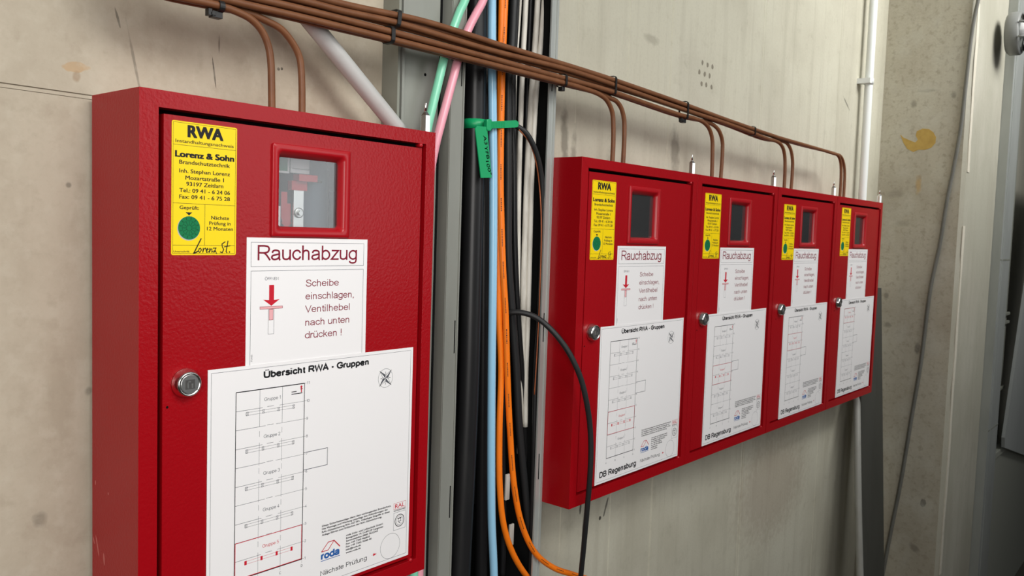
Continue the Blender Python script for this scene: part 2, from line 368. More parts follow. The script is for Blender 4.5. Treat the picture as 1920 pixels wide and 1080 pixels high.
# single-stroke sans lettering: advance, strokes (S = smooth curve, L = straight), cap height 1
def _g():
    G = {}
    bowlb = ('S', [(.09, .50), (.17, .615), (.31, .66), (.45, .57), (.52, .36), (.45, .15), (.31, .06), (.17, .10), (.09, .22)])
    bowld = ('S', [(.51, .50), (.43, .615), (.29, .66), (.13, .57), (.06, .36), (.13, .15), (.29, .06), (.43, .10), (.51, .22)])
    o_ = [(.29, .66), (.13, .58), (.06, .36), (.13, .14), (.29, .06), (.45, .14), (.52, .36), (.45, .58), (.29, .66)]
    O_ = [(.42, .95), (.18, .83), (.07, .5), (.18, .17), (.42, .05), (.66, .17), (.77, .5), (.66, .83), (.42, .95)]
    arch = lambda x: ('S', [(x, .44), (x+.06, .60), (x+.19, .66), (x+.31, .60), (x+.345, .44)])
    u_ = [('L', [(.08, .71), (.08, .27)]), ('S', [(.08, .29), (.12, .11), (.26, .06), (.41, .12), (.48, .28)]), ('L', [(.48, 0), (.48, .71)])]
    a_ = [('S', [(.07, .49), (.13, .62), (.28, .66), (.43, .60), (.46, .45)]), ('L', [(.46, .46), (.46, .15)]), ('S', [(.46, .17), (.47, .06), (.51, 0)]), ('S', [(.46, .41), (.27, .36), (.10, .30), (.05, .18), (.12, .07), (.24, .055), (.38, .11), (.46, .23)])]
    U_ = [('L', [(.09, 1), (.09, .34)]), ('S', [(.09, .36), (.16, .12), (.38, .05), (.60, .12), (.67, .36)]), ('L', [(.67, .34), (.67, 1)])]
    dots = lambda x0, x1, y: [('L', [(x0, y), (x0, y+.13)]), ('L', [(x1, y), (x1, y+.13)])]
    G.update({
    'a': (.58, a_), 'ä': (.58, a_+dots(.17, .38, .85)), 'b': (.60, [('L', [(.09, 0), (.09, 1)]), bowlb]),
    'c': (.54, [('S', [(.49, .49), (.40, .62), (.28, .66), (.13, .57), (.06, .36), (.13, .15), (.28, .06), (.41, .10), (.50, .25)])]),
    'd': (.60, [('L', [(.51, 0), (.51, 1)]), bowld]), 'e': (.60, [('S', [(.51, .20), (.42, .09), (.30, .06), (.13, .14), (.06, .36), (.13, .58), (.30, .66), (.46, .57), (.53, .39)]), ('L', [(.53, .375), (.06, .375)])]),
    'f': (.30, [('S', [(.33, .935), (.22, .93), (.16, .80)]), ('L', [(.16, .82), (.16, 0)]), ('L', [(.02, .66), (.31, .66)])]),
    'g': (.60, [('L', [(.51, .71), (.51, .02)]), ('S', [(.51, .04), (.46, -.16), (.29, -.22), (.13, -.18), (.08, -.08)]), bowld]),
    'h': (.58, [('L', [(.09, 0), (.09, 1)]), arch(.09), ('L', [(.435, .46), (.435, 0)])]), 'i': (.24, [('L', [(.1, 0), (.1, .71)]), ('L', [(.1, .87), (.1, 1)])]), 'l': (.24, [('L', [(.1, 0), (.1, 1)])]),
    'k': (.54, [('L', [(.09, 0), (.09, 1)]), ('L', [(.46, .71), (.10, .30)]), ('L', [(.22, .42), (.50, 0)])]),
    'm': (.88, [('L', [(.09, 0), (.09, .71)]), arch(.09), ('L', [(.435, .46), (.435, 0)]), arch(.435), ('L', [(.78, .46), (.78, 0)])]),
    'n': (.58, [('L', [(.09, 0), (.09, .71)]), arch(.09), ('L', [(.435, .46), (.435, 0)])]), 'o': (.60, [('S', o_)]), 'p': (.60, [('L', [(.09, -.28), (.09, .71)]), bowlb]),
    'r': (.36, [('L', [(.09, 0), (.09, .71)]), ('S', [(.09, .42), (.14, .59), (.24, .66), (.35, .64)])]),
    's': (.54, [('S', [(.47, .50), (.40, .62), (.27, .66), (.13, .60), (.11, .49), (.20, .41), (.36, .34), (.48, .24), (.45, .11), (.29, .055), (.13, .09), (.06, .22)])]),
    't': (.30, [('L', [(.15, .90), (.15, .16)]), ('S', [(.15, .2), (.18, .075), (.30, .065)]), ('L', [(.02, .66), (.29, .66)])]), 'u': (.58, u_), 'ü': (.58, u_+dots(.17, .38, .85)),
    'v': (.52, [('L', [(.03, .71), (.26, .04), (.49, .71)])]), 'z': (.52, [('L', [(.05, .66), (.46, .66), (.05, .06), (.49, .06)])]), ',': (.28, [('L', [(.13, .1), (.13, .02), (.09, -.15)])]), '!': (.30, [('L', [(.14, 1), (.14, .28)]), ('L', [(.14, .13), (.14, 0)])]), '-': (.34, [('L', [(.04, .37), (.30, .37)])]), ' ': (.29, []),
    'A': (.70, [('L', [(.03, 0), (.35, .97), (.67, 0)]), ('L', [(.14, .34), (.56, .34)])]), 'B': (.70, [('L', [(.10, 0), (.10, 1)]), ('S', [(.10, .94), (.40, .94), (.54, .90), (.59, .74), (.53, .59), (.40, .54), (.10, .54)]), ('S', [(.40, .54), (.57, .48), (.63, .30), (.57, .12), (.42, .06), (.10, .06)])]),
    'C': (.78, [('S', [(.71, .68), (.60, .90), (.41, .95), (.17, .83), (.07, .5), (.17, .17), (.41, .05), (.61, .12), (.72, .34)])]),
    'D': (.76, [('L', [(.10, 0), (.10, 1)]), ('S', [(.10, .94), (.36, .94), (.55, .88), (.67, .68), (.68, .42), (.58, .16), (.38, .06), (.10, .06)])]),
    'E': (.68, [('L', [(.62, .94), (.10, .94), (.10, .06), (.64, .06)]), ('L', [(.10, .52), (.58, .52)])]), 'F': (.62, [('L', [(.60, .94), (.10, .94), (.10, 0)]), ('L', [(.10, .51), (.53, .51)])]),
    'G': (.82, [('S', [(.73, .70), (.62, .89), (.42, .95), (.18, .83), (.07, .5), (.18, .17), (.43, .05), (.60, .09), (.74, .20)]), ('L', [(.74, .18), (.74, .46), (.44, .46)])]),
    'N': (.76, [('L', [(.10, 0), (.10, .98), (.65, .02), (.65, 1)])]), 'O': (.84, [('S', O_)]), 'Ö': (.84, [('S', O_)]+dots(.30, .54, 1.10)),
    'P': (.68, [('L', [(.10, 0), (.10, 1)]), ('S', [(.10, .94), (.40, .94), (.56, .89), (.62, .70), (.55, .51), (.40, .46), (.10, .46)])]),
    'R': (.76, [('L', [(.10, 0), (.10, 1)]), ('S', [(.10, .94), (.44, .94), (.60, .89), (.66, .72), (.59, .55), (.44, .49), (.10, .49)]), ('S', [(.36, .49), (.48, .40), (.72, 0)])]),
    'S': (.70, [('S', [(.61, .70), (.52, .90), (.33, .95), (.15, .88), (.11, .72), (.20, .58), (.36, .51), (.54, .44), (.63, .27), (.54, .10), (.34, .05), (.14, .12), (.06, .32)])]),
    'U': (.76, U_), 'Ü': (.76, U_+dots(.27, .50, 1.10)), 'V': (.70, [('L', [(.03, 1), (.35, .03), (.67, 1)])]), 'W': (.98, [('L', [(.03, 1), (.25, .03), (.49, .97), (.73, .03), (.95, 1)])]),
    '1': (.40, [('L', [(.08, .76), (.26, .97), (.26, 0)])]), '2': (.58, [('S', [(.08, .72), (.14, .88), (.29, .95), (.45, .87), (.47, .68), (.35, .46), (.07, .07)]), ('L', [(.06, .06), (.52, .06)])]),
    '3': (.58, [('S', [(.08, .76), (.16, .91), (.29, .95), (.44, .88), (.45, .65), (.33, .53), (.22, .52)]), ('S', [(.30, .53), (.46, .46), (.51, .28), (.44, .11), (.28, .05), (.12, .11), (.06, .26)])]),
    '4': (.58, [('L', [(.40, 0), (.40, .97), (.05, .28), (.54, .28)])]), '5': (.58, [('L', [(.48, .94), (.16, .94), (.10, .46)]), ('S', [(.10, .48), (.27, .60), (.45, .52), (.51, .32), (.43, .11), (.26, .05), (.12, .10), (.06, .24)])]),
    '6': (.58, [('S', [(.49, .77), (.42, .90), (.30, .95), (.13, .82), (.07, .45), (.13, .14), (.29, .05), (.45, .13), (.51, .31), (.44, .52), (.29, .60), (.14, .51), (.08, .36)])]), '7': (.58, [('L', [(.06, .94), (.52, .94), (.36, .60), (.25, .25), (.21, 0)])]),
    '8': (.58, [('S', [(.29, .52), (.14, .61), (.11, .75), (.17, .90), (.29, .95), (.41, .90), (.47, .75), (.44, .61), (.29, .52), (.11, .42), (.06, .27), (.13, .10), (.29, .05), (.45, .10), (.52, .27), (.47, .42), (.29, .52)])]),
    '9': (.58, [('S', [(.09, .23), (.16, .10), (.28, .05), (.45, .18), (.51, .55), (.45, .86), (.29, .95), (.13, .87), (.07, .69), (.14, .48), (.29, .40), (.44, .49), (.50, .64)])]),
    '0': (.58, [('S', [(.29, .95), (.13, .84), (.07, .5), (.13, .16), (.29, .05), (.45, .16), (.51, .5), (.45, .84), (.29, .95)])])})
    return G
GL = _g()
def stroke_text(t, wgt):
    """list of quads (2D points), width from 0 to the last advance"""
    out = []; x = 0
    for ch in t:
        adv, st = GL[ch]
        for kind, pts in st:
            P = [Vector((x+a, b, 0)) for a, b in pts]
            if kind == 'S': P = spline(P, 4)
            out.append(P)
        x += adv+(.05 if wgt > .16 else 0)
    return out, x
CAPH = None
def caph():
    global CAPH
    if CAPH is None: CAPH = max(y for x, y in text_mesh('H')[0])
    return CAPH
class Sheet:
    """a printed sheet in millimetres, x right, y down from its top left corner"""
    def __init__(s, w, h, mats, th=.3, r=0):
        s.m = MB(); s.mats = [M[k] for k in mats]; s.names = mats; s.th = th; s.k = 0
        pts = []
        if r:
            for cx, cy, a0 in ((w-r, r, -90), (w-r, h-r, 0), (r, h-r, 90), (r, r, 180)):
                for k in range(5): a = math.radians(a0+k*22.5); pts.append((cx+r*math.cos(a), cy+r*math.sin(a)))
        else: pts = [(0, 0), (w, 0), (w, h), (0, h)]
        s.m.loft([[(x/1000, 0, -y/1000) for x, y in pts], [(x/1000, -th/1000, -y/1000) for x, y in pts]], 0, cap1=True)
    def P(s, x, y, layer): return (x/1000, -(s.th+.035+.03*layer)/1000, -y/1000)
    def poly(s, pts, c, layer=0): s.m.add([s.P(x, y, layer) for x, y in pts], [tuple(range(len(pts)))], s.names.index(c))
    def rect(s, x0, y0, x1, y1, c, layer=0): s.poly([(x0, y0), (x1, y0), (x1, y1), (x0, y1)], c, layer)
    def line(s, x0, y0, x1, y1, wd, c, layer=0):
        dx, dy = x1-x0, y1-y0; l = math.hypot(dx, dy) or 1; nx, ny = -dy/l*wd/2, dx/l*wd/2
        s.poly([(x0+nx, y0+ny), (x1+nx, y1+ny), (x1-nx, y1-ny), (x0-nx, y0-ny)], c, layer)
    def pline(s, pts, wd, c, layer=0, close=False):
        for a, b in zip(pts, pts[1:]+(pts[:1] if close else [])):
            if a == b: continue
            dx, dy = b[0]-a[0], b[1]-a[1]; l = math.hypot(dx, dy); ex, ey = dx/l*wd*.4, dy/l*wd*.4
            s.line(a[0]-ex, a[1]-ey, b[0]+ex, b[1]+ey, wd, c, layer)
    def frame(s, x0, y0, x1, y1, wd, c, layer=0): s.pline([(x0, y0), (x1, y0), (x1, y1), (x0, y1)], wd, c, layer, True)
    def disc(s, cx, cy, r, c, layer=0, n=28): s.poly([(cx+r*math.cos(2*math.pi*k/n), cy+r*math.sin(2*math.pi*k/n)) for k in range(n)], c, layer)
    def ring(s, cx, cy, r, wd, c, layer=0, n=32): s.pline([(cx+r*math.cos(2*math.pi*k/n), cy+r*math.sin(2*math.pi*k/n)) for k in range(n)], wd, c, layer, True)
    def text(s, t, x0, base, x1, cap, c, bold=0, layer=1, shear=0, rot=None):
        vs, fs = text_mesh(t)
        mn = min(v[0] for v in vs); mx = max(v[0] for v in vs); sx = (x1-x0)/(mx-mn); sy = cap/caph()
        offs = [(0, 0)] if not bold else [(-bold, -bold*.5), (bold, -bold*.5), (-bold, bold*.5), (bold, bold*.5), (0, 0)]
        for i, (ox, oy) in enumerate(offs):
            pts = []
            for x, y in vs:
                X = x0+(x-mn)*sx+ox+shear*y*sy; Y = base-y*sy+oy
                if rot is not None:
                    a = math.radians(rot); dx, dy = X-x0, Y-base; X = x0+dx*math.cos(a)-dy*math.sin(a); Y = base+dx*math.sin(a)+dy*math.cos(a)
                pts.append(s.P(X, Y, layer+i*.15))
            s.m.add(pts, fs, s.names.index(c))
    def sans(s, t, x0, base, x1, cap, c, wgt=.125, layer=1):
        st, wd = stroke_text(t, wgt); sx = (x1-x0)/(wd-.1); sy = cap; h = wgt*cap*.5; hx = h*min(1.15, max(.8, sx/sy))
        ci = s.names.index(c)
        for i, P in enumerate(st):
            Q = [(x0+(p.x-.05)*sx, base-p.y*sy) for p in P]; n = len(Q); L = []; R = []
            for k in range(n):
                a = Q[max(k-1, 0)]; b = Q[min(k+1, n-1)]; q = Q[k]
                d0 = Vector((q[0]-a[0], q[1]-a[1])) if k else Vector((b[0]-q[0], b[1]-q[1])); d1 = Vector((b[0]-q[0], b[1]-q[1])) if k < n-1 else d0
                d0.normalize(); d1.normalize(); n0 = Vector((-d0.y, d0.x)); n1 = Vector((-d1.y, d1.x)); mt = n0+n1
                mt = n0 if mt.length < .2 else mt/max(mt.length_squared/2, .35)
                L.append((q[0]+mt.x*hx, q[1]+mt.y*h)); R.append((q[0]-mt.x*hx, q[1]-mt.y*h))
            ly = layer+(i % 4)*.12
            s.m.add([s.P(*p, ly) for p in L]+[s.P(*p, ly) for p in R], [(k, k+1, n+k+1, n+k) for k in range(n-1)], ci)
    def mesh(s, name): return s.m.mesh(name, s.mats)

def inspection_sticker():
    s = Sheet(73, 136, ['yellow', 'ink', 'green_ink', 'dgreen_ink', 'lightgrey_ink'], .2, 2)
    s.frame(1.6, 1.6, 71.4, 134.4, .35, 'ink')
    s.line(1.6, 24, 71.4, 24, .4, 'ink'); s.line(1.6, 83, 71.4, 83, .4, 'ink'); s.line(1.6, 125.8, 71.4, 125.8, .4, 'ink'); s.line(36.5, 83, 36.5, 125.8, .4, 'ink')
    T = lambda t, a, b, c, d, e=0: s.text(t, a, b, c, d, 'ink', e)
    T('RWA', 17.6, 15.2, 56.2, 11.6, .85)
    T('Instandhaltungsnachweis', 4, 21.6, 69, 3.3, .08)
    T('Lorenz & Sohn', 4, 36, 69.4, 5.8, .55)
    T('Brandschutztechnik', 8.2, 43, 64.7, 3.9, .14)
    T('Inh. Stephan Lorenz', 8.3, 51.8, 65, 3.9, .14)
    T('Mozartstraße 1', 14.9, 58.6, 58, 4, .14)
    T('93197 Zeitlarn', 15.9, 65, 57.3, 4, .14)
    T('Tel.: 09 41 - 6 24 06', 8.4, 71.6, 65.2, 3.9, .14)
    T('Fax: 09 41 - 6 75 28', 8.4, 78.2, 65.2, 3.9, .14)
    T('Geprüft:', 8.8, 88.9, 29.8, 3.5, .12)
    s.poly([(15.3, 92), (22.5, 92), (19, 95.2)], 'ink')
    s.disc(18.8, 108.6, 12.5, 'lightgrey_ink', 0); s.disc(19.3, 108, 12.1, 'green_ink', 1)
    for k in range(12):
        a = k*math.pi/6; s.line(19.3+3.2*math.cos(a), 108+3.2*math.sin(a), 19.3+7.2*math.cos(a), 108+7.2*math.sin(a), .6, 'dgreen_ink', 2)
        s.line(19.3+8.4*math.cos(a+.2), 108+8.4*math.sin(a+.2), 19.3+11*math.cos(a+.2), 108+11*math.sin(a+.2), 1.0, 'dgreen_ink', 2)
    s.ring(19.3, 108, 7.6, .45, 'dgreen_ink', 2, 20); s.ring(19.3, 108, 3, .5, 'dgreen_ink', 2, 12)
    T('Nächste', 43.9, 98.4, 64.3, 3.6, .12); T('Prüfung in', 41.6, 104.2, 66.4, 3.6, .12); T('12 Monaten', 39.1, 109.9, 69.2, 3.6, .12)
    T('Unterschrift:', 2.4, 133.2, 20, 1.9, .05)
    S = lambda pts, wd=.95: s.pline([(24+x, y) for x, y in pts], wd, 'ink', 2)
    S([(8.5, 119), (5.5, 124.5), (2.2, 131), (.4, 134), (2.5, 133.4), (5, 132)], 1.25)
    S([(6.4, 129.4), (5.6, 132), (7.2, 133.2), (9, 130.6), (8, 128.8), (6.4, 129.4)])
    S([(11, 128.8), (10.6, 133), (11.4, 130), (13.4, 128.6), (14, 129.6)]); S([(14.2, 131.4), (16.6, 130.2), (16, 128.8), (14.4, 130.4), (14.8, 133), (17.4, 132.4)])
    S([(18.4, 128.8), (18, 133), (19.6, 129.4), (21, 129.6), (20.8, 133), (22.6, 131.6)]); S([(22.4, 128.6), (25.6, 128.4), (23, 133.2), (25, 131.5), (26.2, 134.4)])
    S([(36, 121.8), (32.4, 124.2), (33, 127.4), (34.6, 130), (32.8, 133.4), (30.6, 132.6)], 1.1)
    S([(39.4, 121), (37.4, 132.2), (38.4, 133.4)], 1.1); S([(35.4, 127.2), (42, 125.8)]); s.disc(65.4, 132.6, .8, 'ink', 2)
    return s.mesh('inspection_sticker')

def instruction_sign():
    s = Sheet(169, 150, ['white_print', 'grey_ink', 'maroon_ink', 'red_ink', 'pink_ink', 'ink'], .3)
    s.frame(5.5, 5.3, 163.3, 32.2, .45, 'grey_ink'); s.frame(5.6, 37, 163.3, 146, .45, 'grey_ink')
    s.sans('Rauchabzug', 13.6, 25.2, 152.5, 17, 'maroon_ink', .115)
    s.sans('ÖFFNEN', 23.3, 47.6, 41, 3.4, 'grey_ink', .12)
    s.rect(28.9, 53, 35.3, 70, 'red_ink'); s.poly([(21.2, 69.2), (28, 69.9), (36, 69.9), (42.8, 69.4), (32, 76.6)], 'red_ink')
    s.rect(17.3, 77.2, 46.7, 79.9, 'pink_ink'); s.frame(17.3, 77.2, 46.7, 79.9, .4, 'maroon_ink', 1)
    s.rect(29.2, 80.4, 34.5, 92.6, 'pink_ink'); s.frame(29.2, 80.4, 34.5, 92.6, .4, 'maroon_ink', 1)
    s.pline([(28.2, 80.4), (28, 108.5), (35.6, 108.5), (35.6, 80.4)], .4, 'grey_ink', 1)
    for t, b, x1 in (('Scheibe', 56.2, 125.5), ('einschlagen,', 71.4, 149.6), ('Ventilhebel', 86.6, 143.5), ('nach unten', 102.2, 143.3), ('drücken !', 117.2, 132)):
        s.sans(t, 78.2, b, x1, 8.2, 'maroon_ink', .115)
    s.text('75485', 8.6, 138, 16.5, 1.9, 'grey_ink', 0, 1, 0, -90)
    return s.mesh('instruction_sign')

def plan_sheet(red):
    s = Sheet(295, 283, ['white_print', 'ink', 'grey_ink', 'lightgrey_ink', 'red_ink', 'pink_ink', 'blue_ink'], .6)
    s.frame(4, 4, 291, 279, .4, 'grey_ink')
    s.sans('Übersicht RWA - Gruppen', 68.3, 15.8, 220, 7.3, 'ink', .27)
    x0, x1, y0, pit = 33.4, 123, 28.4, 21.18; c1, c2 = 63.2, 92.8; yb = y0+10*pit
    s.line(x0, y0, x1, y0, 1.1, 'ink'); s.line(x0, y0, x0, yb, .9, 'ink'); s.line(x1, y0, x1, yb, .9, 'ink'); s.line(x0, yb, x1, yb, 1.1, 'ink')
    for i in range(11):
        y = y0+i*pit
        s.line(x1, y, x1+3, y, .3, 'grey_ink'); s.sans(str(11-i), x1+3.4, y+1.6, x1+(7.2 if i < 2 else 5.4), 3.2, 'grey_ink', .12)
        if 0 < i < 10:
            s.line(x0, y, c1+(4 if i % 2 else 8), y, .45, 'grey_ink'); s.line(c2-(4 if i % 2 else 8), y, x1, y, .35, 'grey_ink'); s.line(73, y-.4, 81.5, y-.4, .45, 'grey_ink')
    for g in range(5):
        gy = y0+g*2*pit; cy = gy+25.6
        for c in (c1, c2):
            if g == 0: s.line(c, gy, c, gy+2*pit, .4, 'grey_ink')
            else:
                s.line(c, gy+5, c, gy+11.5, .35, 'grey_ink'); s.line(c, gy+18, c, gy+2*pit+(2 if g < 4 else 0), .35, 'grey_ink')
        rc = g == red
        s.sans('Gruppe %d' % (g+1), 69, gy+14, 90.5, 3.9, 'red_ink' if rc else 'grey_ink', .11)
        s.frame(46, cy-1.6, 109.6, cy+1.6, .3, 'grey_ink' if not rc else 'red_ink')
        for bx in (47.6, 68, 88, 108.3):
            if rc: s.rect(bx-1.4, cy-2.4, bx+1.4, cy+2.4, 'red_ink', 1)
            else: s.frame(bx-1.3, cy-2.1, bx+1.3, cy+2.1, .3, 'grey_ink'); s.line(bx-1.3, cy-2.1, bx+1.3, cy+2.1, .3, 'grey_ink'); s.line(bx-1.3, cy+2.1, bx+1.3, cy-2.1, .3, 'grey_ink')
    ry = y0+red*2*pit
    s.frame(x0+.9, ry+.4, x1-.9, ry+2*pit-.8, .75, 'red_ink', 1)
    for c, t in ((x0, 'A'), (c1, 'B'), (c2, 'C'), (x1, 'D')):
        s.line(c, yb, c, yb+5, .25, 'grey_ink'); s.text(t, c-1.2, yb+9.5, c+1.2, 3, 'grey_ink', .03)
    s.frame(x1, 111.5, 157.8, 132.4, .75, 'grey_ink')
    s.rect(105, 36.2, 112, 37.2, 'ink'); s.rect(105, 38.8, 120, 39.8, 'ink'); s.disc(118.6, 32, 1.5, 'red_ink'); s.rect(118, 33, 119.4, 38.4, 'red_ink'); s.rect(117, 34, 120.6, 35, 'red_ink')
    cx, cy = 247.8, 36.3
    s.ring(cx, cy, 12.2, .4, 'grey_ink')
    for k in range(4):
        a = math.pi/4+k*math.pi/2; b = math.pi/4
        tip = (cx+14*math.cos(a), cy+14*math.sin(a)); l = (cx+4*math.cos(a-b), cy+4*math.sin(a-b)); r = (cx+4*math.cos(a+b), cy+4*math.sin(a+b))
        s.pline([l, tip, r], .4, 'ink'); s.line(cx, cy, *tip, .35, 'ink'); s.poly([(cx, cy), tip, r], 'grey_ink')
        a -= b; tip = (cx+8.5*math.cos(a), cy+8.5*math.sin(a)); s.pline([(cx+2*math.cos(a-1), cy+2*math.sin(a-1)), tip, (cx+2*math.cos(a+1), cy+2*math.sin(a+1))], .35, 'ink')
    for t, b, xe in (('Diese Sicherheitsanlage dient dem vorbeugenden Brandschutz.', 208.6, 262.2), ('Die Montage und Wartung unterliegt den Anforderungen der', 212.3, 257), ('RAL-Gütesicherung RAL-GZ 591. Unbefugte Eingriffe in diese', 216.1, 260), ('Anlage führen zum Erlöschen der RAL-Gütesicherung.', 219.8, 246.7)):
        s.text(t, 151.8, b, xe, 2.2, 'ink', .14)
    for t, b, xe in (('roda Licht- und Lufttechnik GmbH', 229.6, 248.5), ('Kiesgräble 19, D-89129 Langenau', 233.3, 249.2), ('Servicetelefon 0800 7632362', 237, 240.6), ('Fon +49 7345 9668-0', 240.8, 227), ('Fax +49 7345 9668-40', 244.5, 230), ('info@roda.de', 248.2, 212.6), ('www.roda.de', 252, 212.5)):
        s.text(t, 189, b, xe, 2.2, 'ink', .14)
    s.frame(267.2, 206.4, 288.5, 214.5, .4, 'red_ink'); s.text('RAL', 269.5, 213.2, 286.2, 5.4, 'red_ink', .1)
    s.text('GÜTEZEICHEN', 267.4, 217.3, 288, 1.7, 'ink', .12)
    s.frame(267.6, 219.2, 288.2, 242.8, .4, 'grey_ink'); s.ring(278, 231, 8, 1.0, 'ink'); s.ring(278, 231, 5.9, .4, 'ink')
    s.rect(274.5, 227.4, 281, 228.6, 'ink'); s.pline([(276, 228.6), (275.4, 232), (280.4, 232.4), (280, 228.6)], .7, 'ink'); s.rect(276.6, 233.6, 279.6, 234.6, 'ink')
    s.ring(262.4, 262, 16.8, .4, 'grey_ink')
    s.poly([(233.6, 264.2), (239.6, 266), (233.6, 267.9)], 'red_ink'); s.line(231, 266, 234, 266, .3, 'red_ink')
    s.sans('Nächste Prüfung', 150.3, 269.4, 223, 5.9, 'ink', .125)
    s.sans('roda', 151.6, 249.2, 179, 8.6, 'blue_ink', .26)
    s.pline([(151.6, 239.6), (161.4, 229.8), (170.2, 229.8), (161.6, 239.6)], 1.0, 'red_ink', 1, True); s.pline([(170.2, 229.8), (179.2, 239.4)], 1.3, 'red_ink', 1)
    s.rect(150.8, 250.9, 179.8, 251.7, 'blue_ink')
    s.sans('DB Regensburg', 14.5, 272, 136, 10.2, 'ink', .22)
    return s.mesh('group_plan_sheet')

ST_MESH = inspection_sticker(); SIGN_MESH = instruction_sign()

# ---------------------------------------------------------------- red cabinets
CW, CH, CD, TOP = .4, .5966, .1054, 1.675
OP = (.0196, .3835, .017, .577)          # opening: x0, x1, depth below the top edge z0, z1
DO = (.0262, .3785, .0225, .5735)        # door leaf
HO = (.1555, .2545, .0425, .1385)        # window cut out
REC = .003
def rloop(x0, x1, z0, z1, y, r, n=5):
    out = []
    for cx, cz, a0 in ((x1-r, z0+r, -90), (x1-r, z1-r, 0), (x0+r, z1-r, 90), (x0+r, z0+r, 180)):
        for k in range(n): a = math.radians(a0+k*90/(n-1)); out.append((cx+r*math.cos(a), y, -(cz+r*math.sin(a))))
    return out
def rect4(x0, x1, z0, z1, y): return [(x0, y, -z0), (x1, y, -z0), (x1, y, -z1), (x0, y, -z1)]

def housing_mesh():
    m = MB()
    m.loft([rect4(0, CW, 0, CH, 0), rect4(0, CW, 0, CH, -CD), rect4(*OP, -CD), rect4(*OP, -CD+.016)], 0, cap0=True)
    m.loft([rect4(*OP, -CD+.016), rect4(.003, CW-.003, .003, CH-.003, -CD+.016), rect4(.003, CW-.003, .003, CH-.003, -.003)], 1, cap1=True)
    m.loft([[(.0012, -CD-.0002, -.0018), (.0018, -CD-.0002, -.0012), (.0196, -CD-.0002, -.0164), (.019, -CD-.0002, -.017)]]*2, 0, cap1=True)
    return m.mesh('housing', [M['red'], M['cabinet_inside']])
def door_mesh():
    m = MB(); y = -CD+REC; t = .012
    m.loft([rect4(*DO, y+t), rect4(*DO, y), rect4(*HO, y), rect4(*HO, y+t), rect4(*DO, y+t)], 0)
    m.lathe([(.0014, 0), (.0014, .0002)], (.0312, y, -.3195), (0, -1, 0), 10, 1)
    return m.mesh('door', [M['red'], M['hole']])
def bezel_mesh():
    m = MB(); y = -CD+REC
    m.loft([rloop(.1505, .2590, .0385, .1425, y, .002), rloop(.1505, .2590, .0385, .1425, y-.0026, .002), rloop(.1512, .2583, .0392, .1418, y-.0032, .002),
            rloop(.1575, .2515, .0452, .1362, y-.0032, .005), rloop(.1590, .2500, .0468, .1348, y-.0022, .005), rloop(.1632, .2468, .0525, .1310, y+.0055, .004), rloop(.1632, .2468, .0525, .1310, y+.0085, .004)], 0, True)
    return m.mesh('window_bezel', [M['red_plain']])
def pane_mesh():
    m = MB(); y = -CD+REC+.006; m.loft([rloop(.1628, .2472, .0521, .1314, y, .004), rloop(.1628, .2462, .0521, .1314, y+.0015, .004)], 0, False, True, True, True)
    return m.mesh('window_pane', [M['pane']])
def lock_mesh():
    m = MB(); c = (.0505, -CD+REC, -.2965)
    m.lathe([(.0154, 0), (.0153, .0016), (.0146, .0040), (.0132, .0085), (.0123, .0104), (.0110, .0108), (.0106, .0096)], c, (0, -1, 0), 40, 0)
    return m.mesh('cam_lock', [M['chrome']])
def lock_core_mesh():
    m = MB(); y = -CD+REC; cx, cz = .0505, -.2965
    m.lathe([(.0101, .004), (.0101, .0098), (.0096, .0103)], (cx, y, cz), (0, -1, 0), 36, 0)
    m.box(cx-.0052, cx+.0052, y-.0106, y-.0102, cz-.0050, cz+.0050, 1)
    m.box(cx-.0032, cx-.0018, y-.0112, y-.0104, cz-.004, cz+.0035, 0); m.box(cx+.0016, cx+.0030, y-.0112, y-.0104, cz-.004, cz+.0005, 0)
    m.box(cx-.0032, cx+.0004, y-.0112, y-.0104, cz+.0022, cz+.0035, 0)
    return m.mesh('lock_core', [M['steel'], mat('lock_socket', (.16, .155, .15), .4, .8)])
def hinge_mesh(z):
    m = MB(); m.lathe([(.0032, -.004), (.0032, .0035), (.0024, .005), (.0009, .0056)], (.3742, -CD+.004, -z), (0, -1, 0), 14, 0)
    return m.mesh('hinge_pin', [M['red_plain']])
def fitting_mesh():
    m = MB(); hexa = lambda r, z: [(r*math.cos(a), r*math.sin(a), z) for a in [math.radians(k*60+30) for k in range(6)]]
    m.loft([hexa(.0066, -.001), hexa(.0066, .0215), hexa(.0028, .0262)], 0, False, True, True, True)
    m.lathe([(.0017, .025), (.0017, .0375), (.0012, .0385)], (0, 0, 0), (0, 0, 1), 12, 0)
    return m.mesh('relief_fitting', [M['chrome']])
def bx(x0, x1, y0, y1, z0, z1, mt=0, mb=None):
    mb = mb or MB(); mb.box(x0, x1, y0, y1, -z1, -z0, mt); return mb
HM, DM, BM_, PM, LM, LC, H1, H2, FM = housing_mesh(), door_mesh(), bezel_mesh(), pane_mesh(), lock_mesh(), lock_core_mesh(), hinge_mesh(.0192), hinge_mesh(.5768), fitting_mesh()

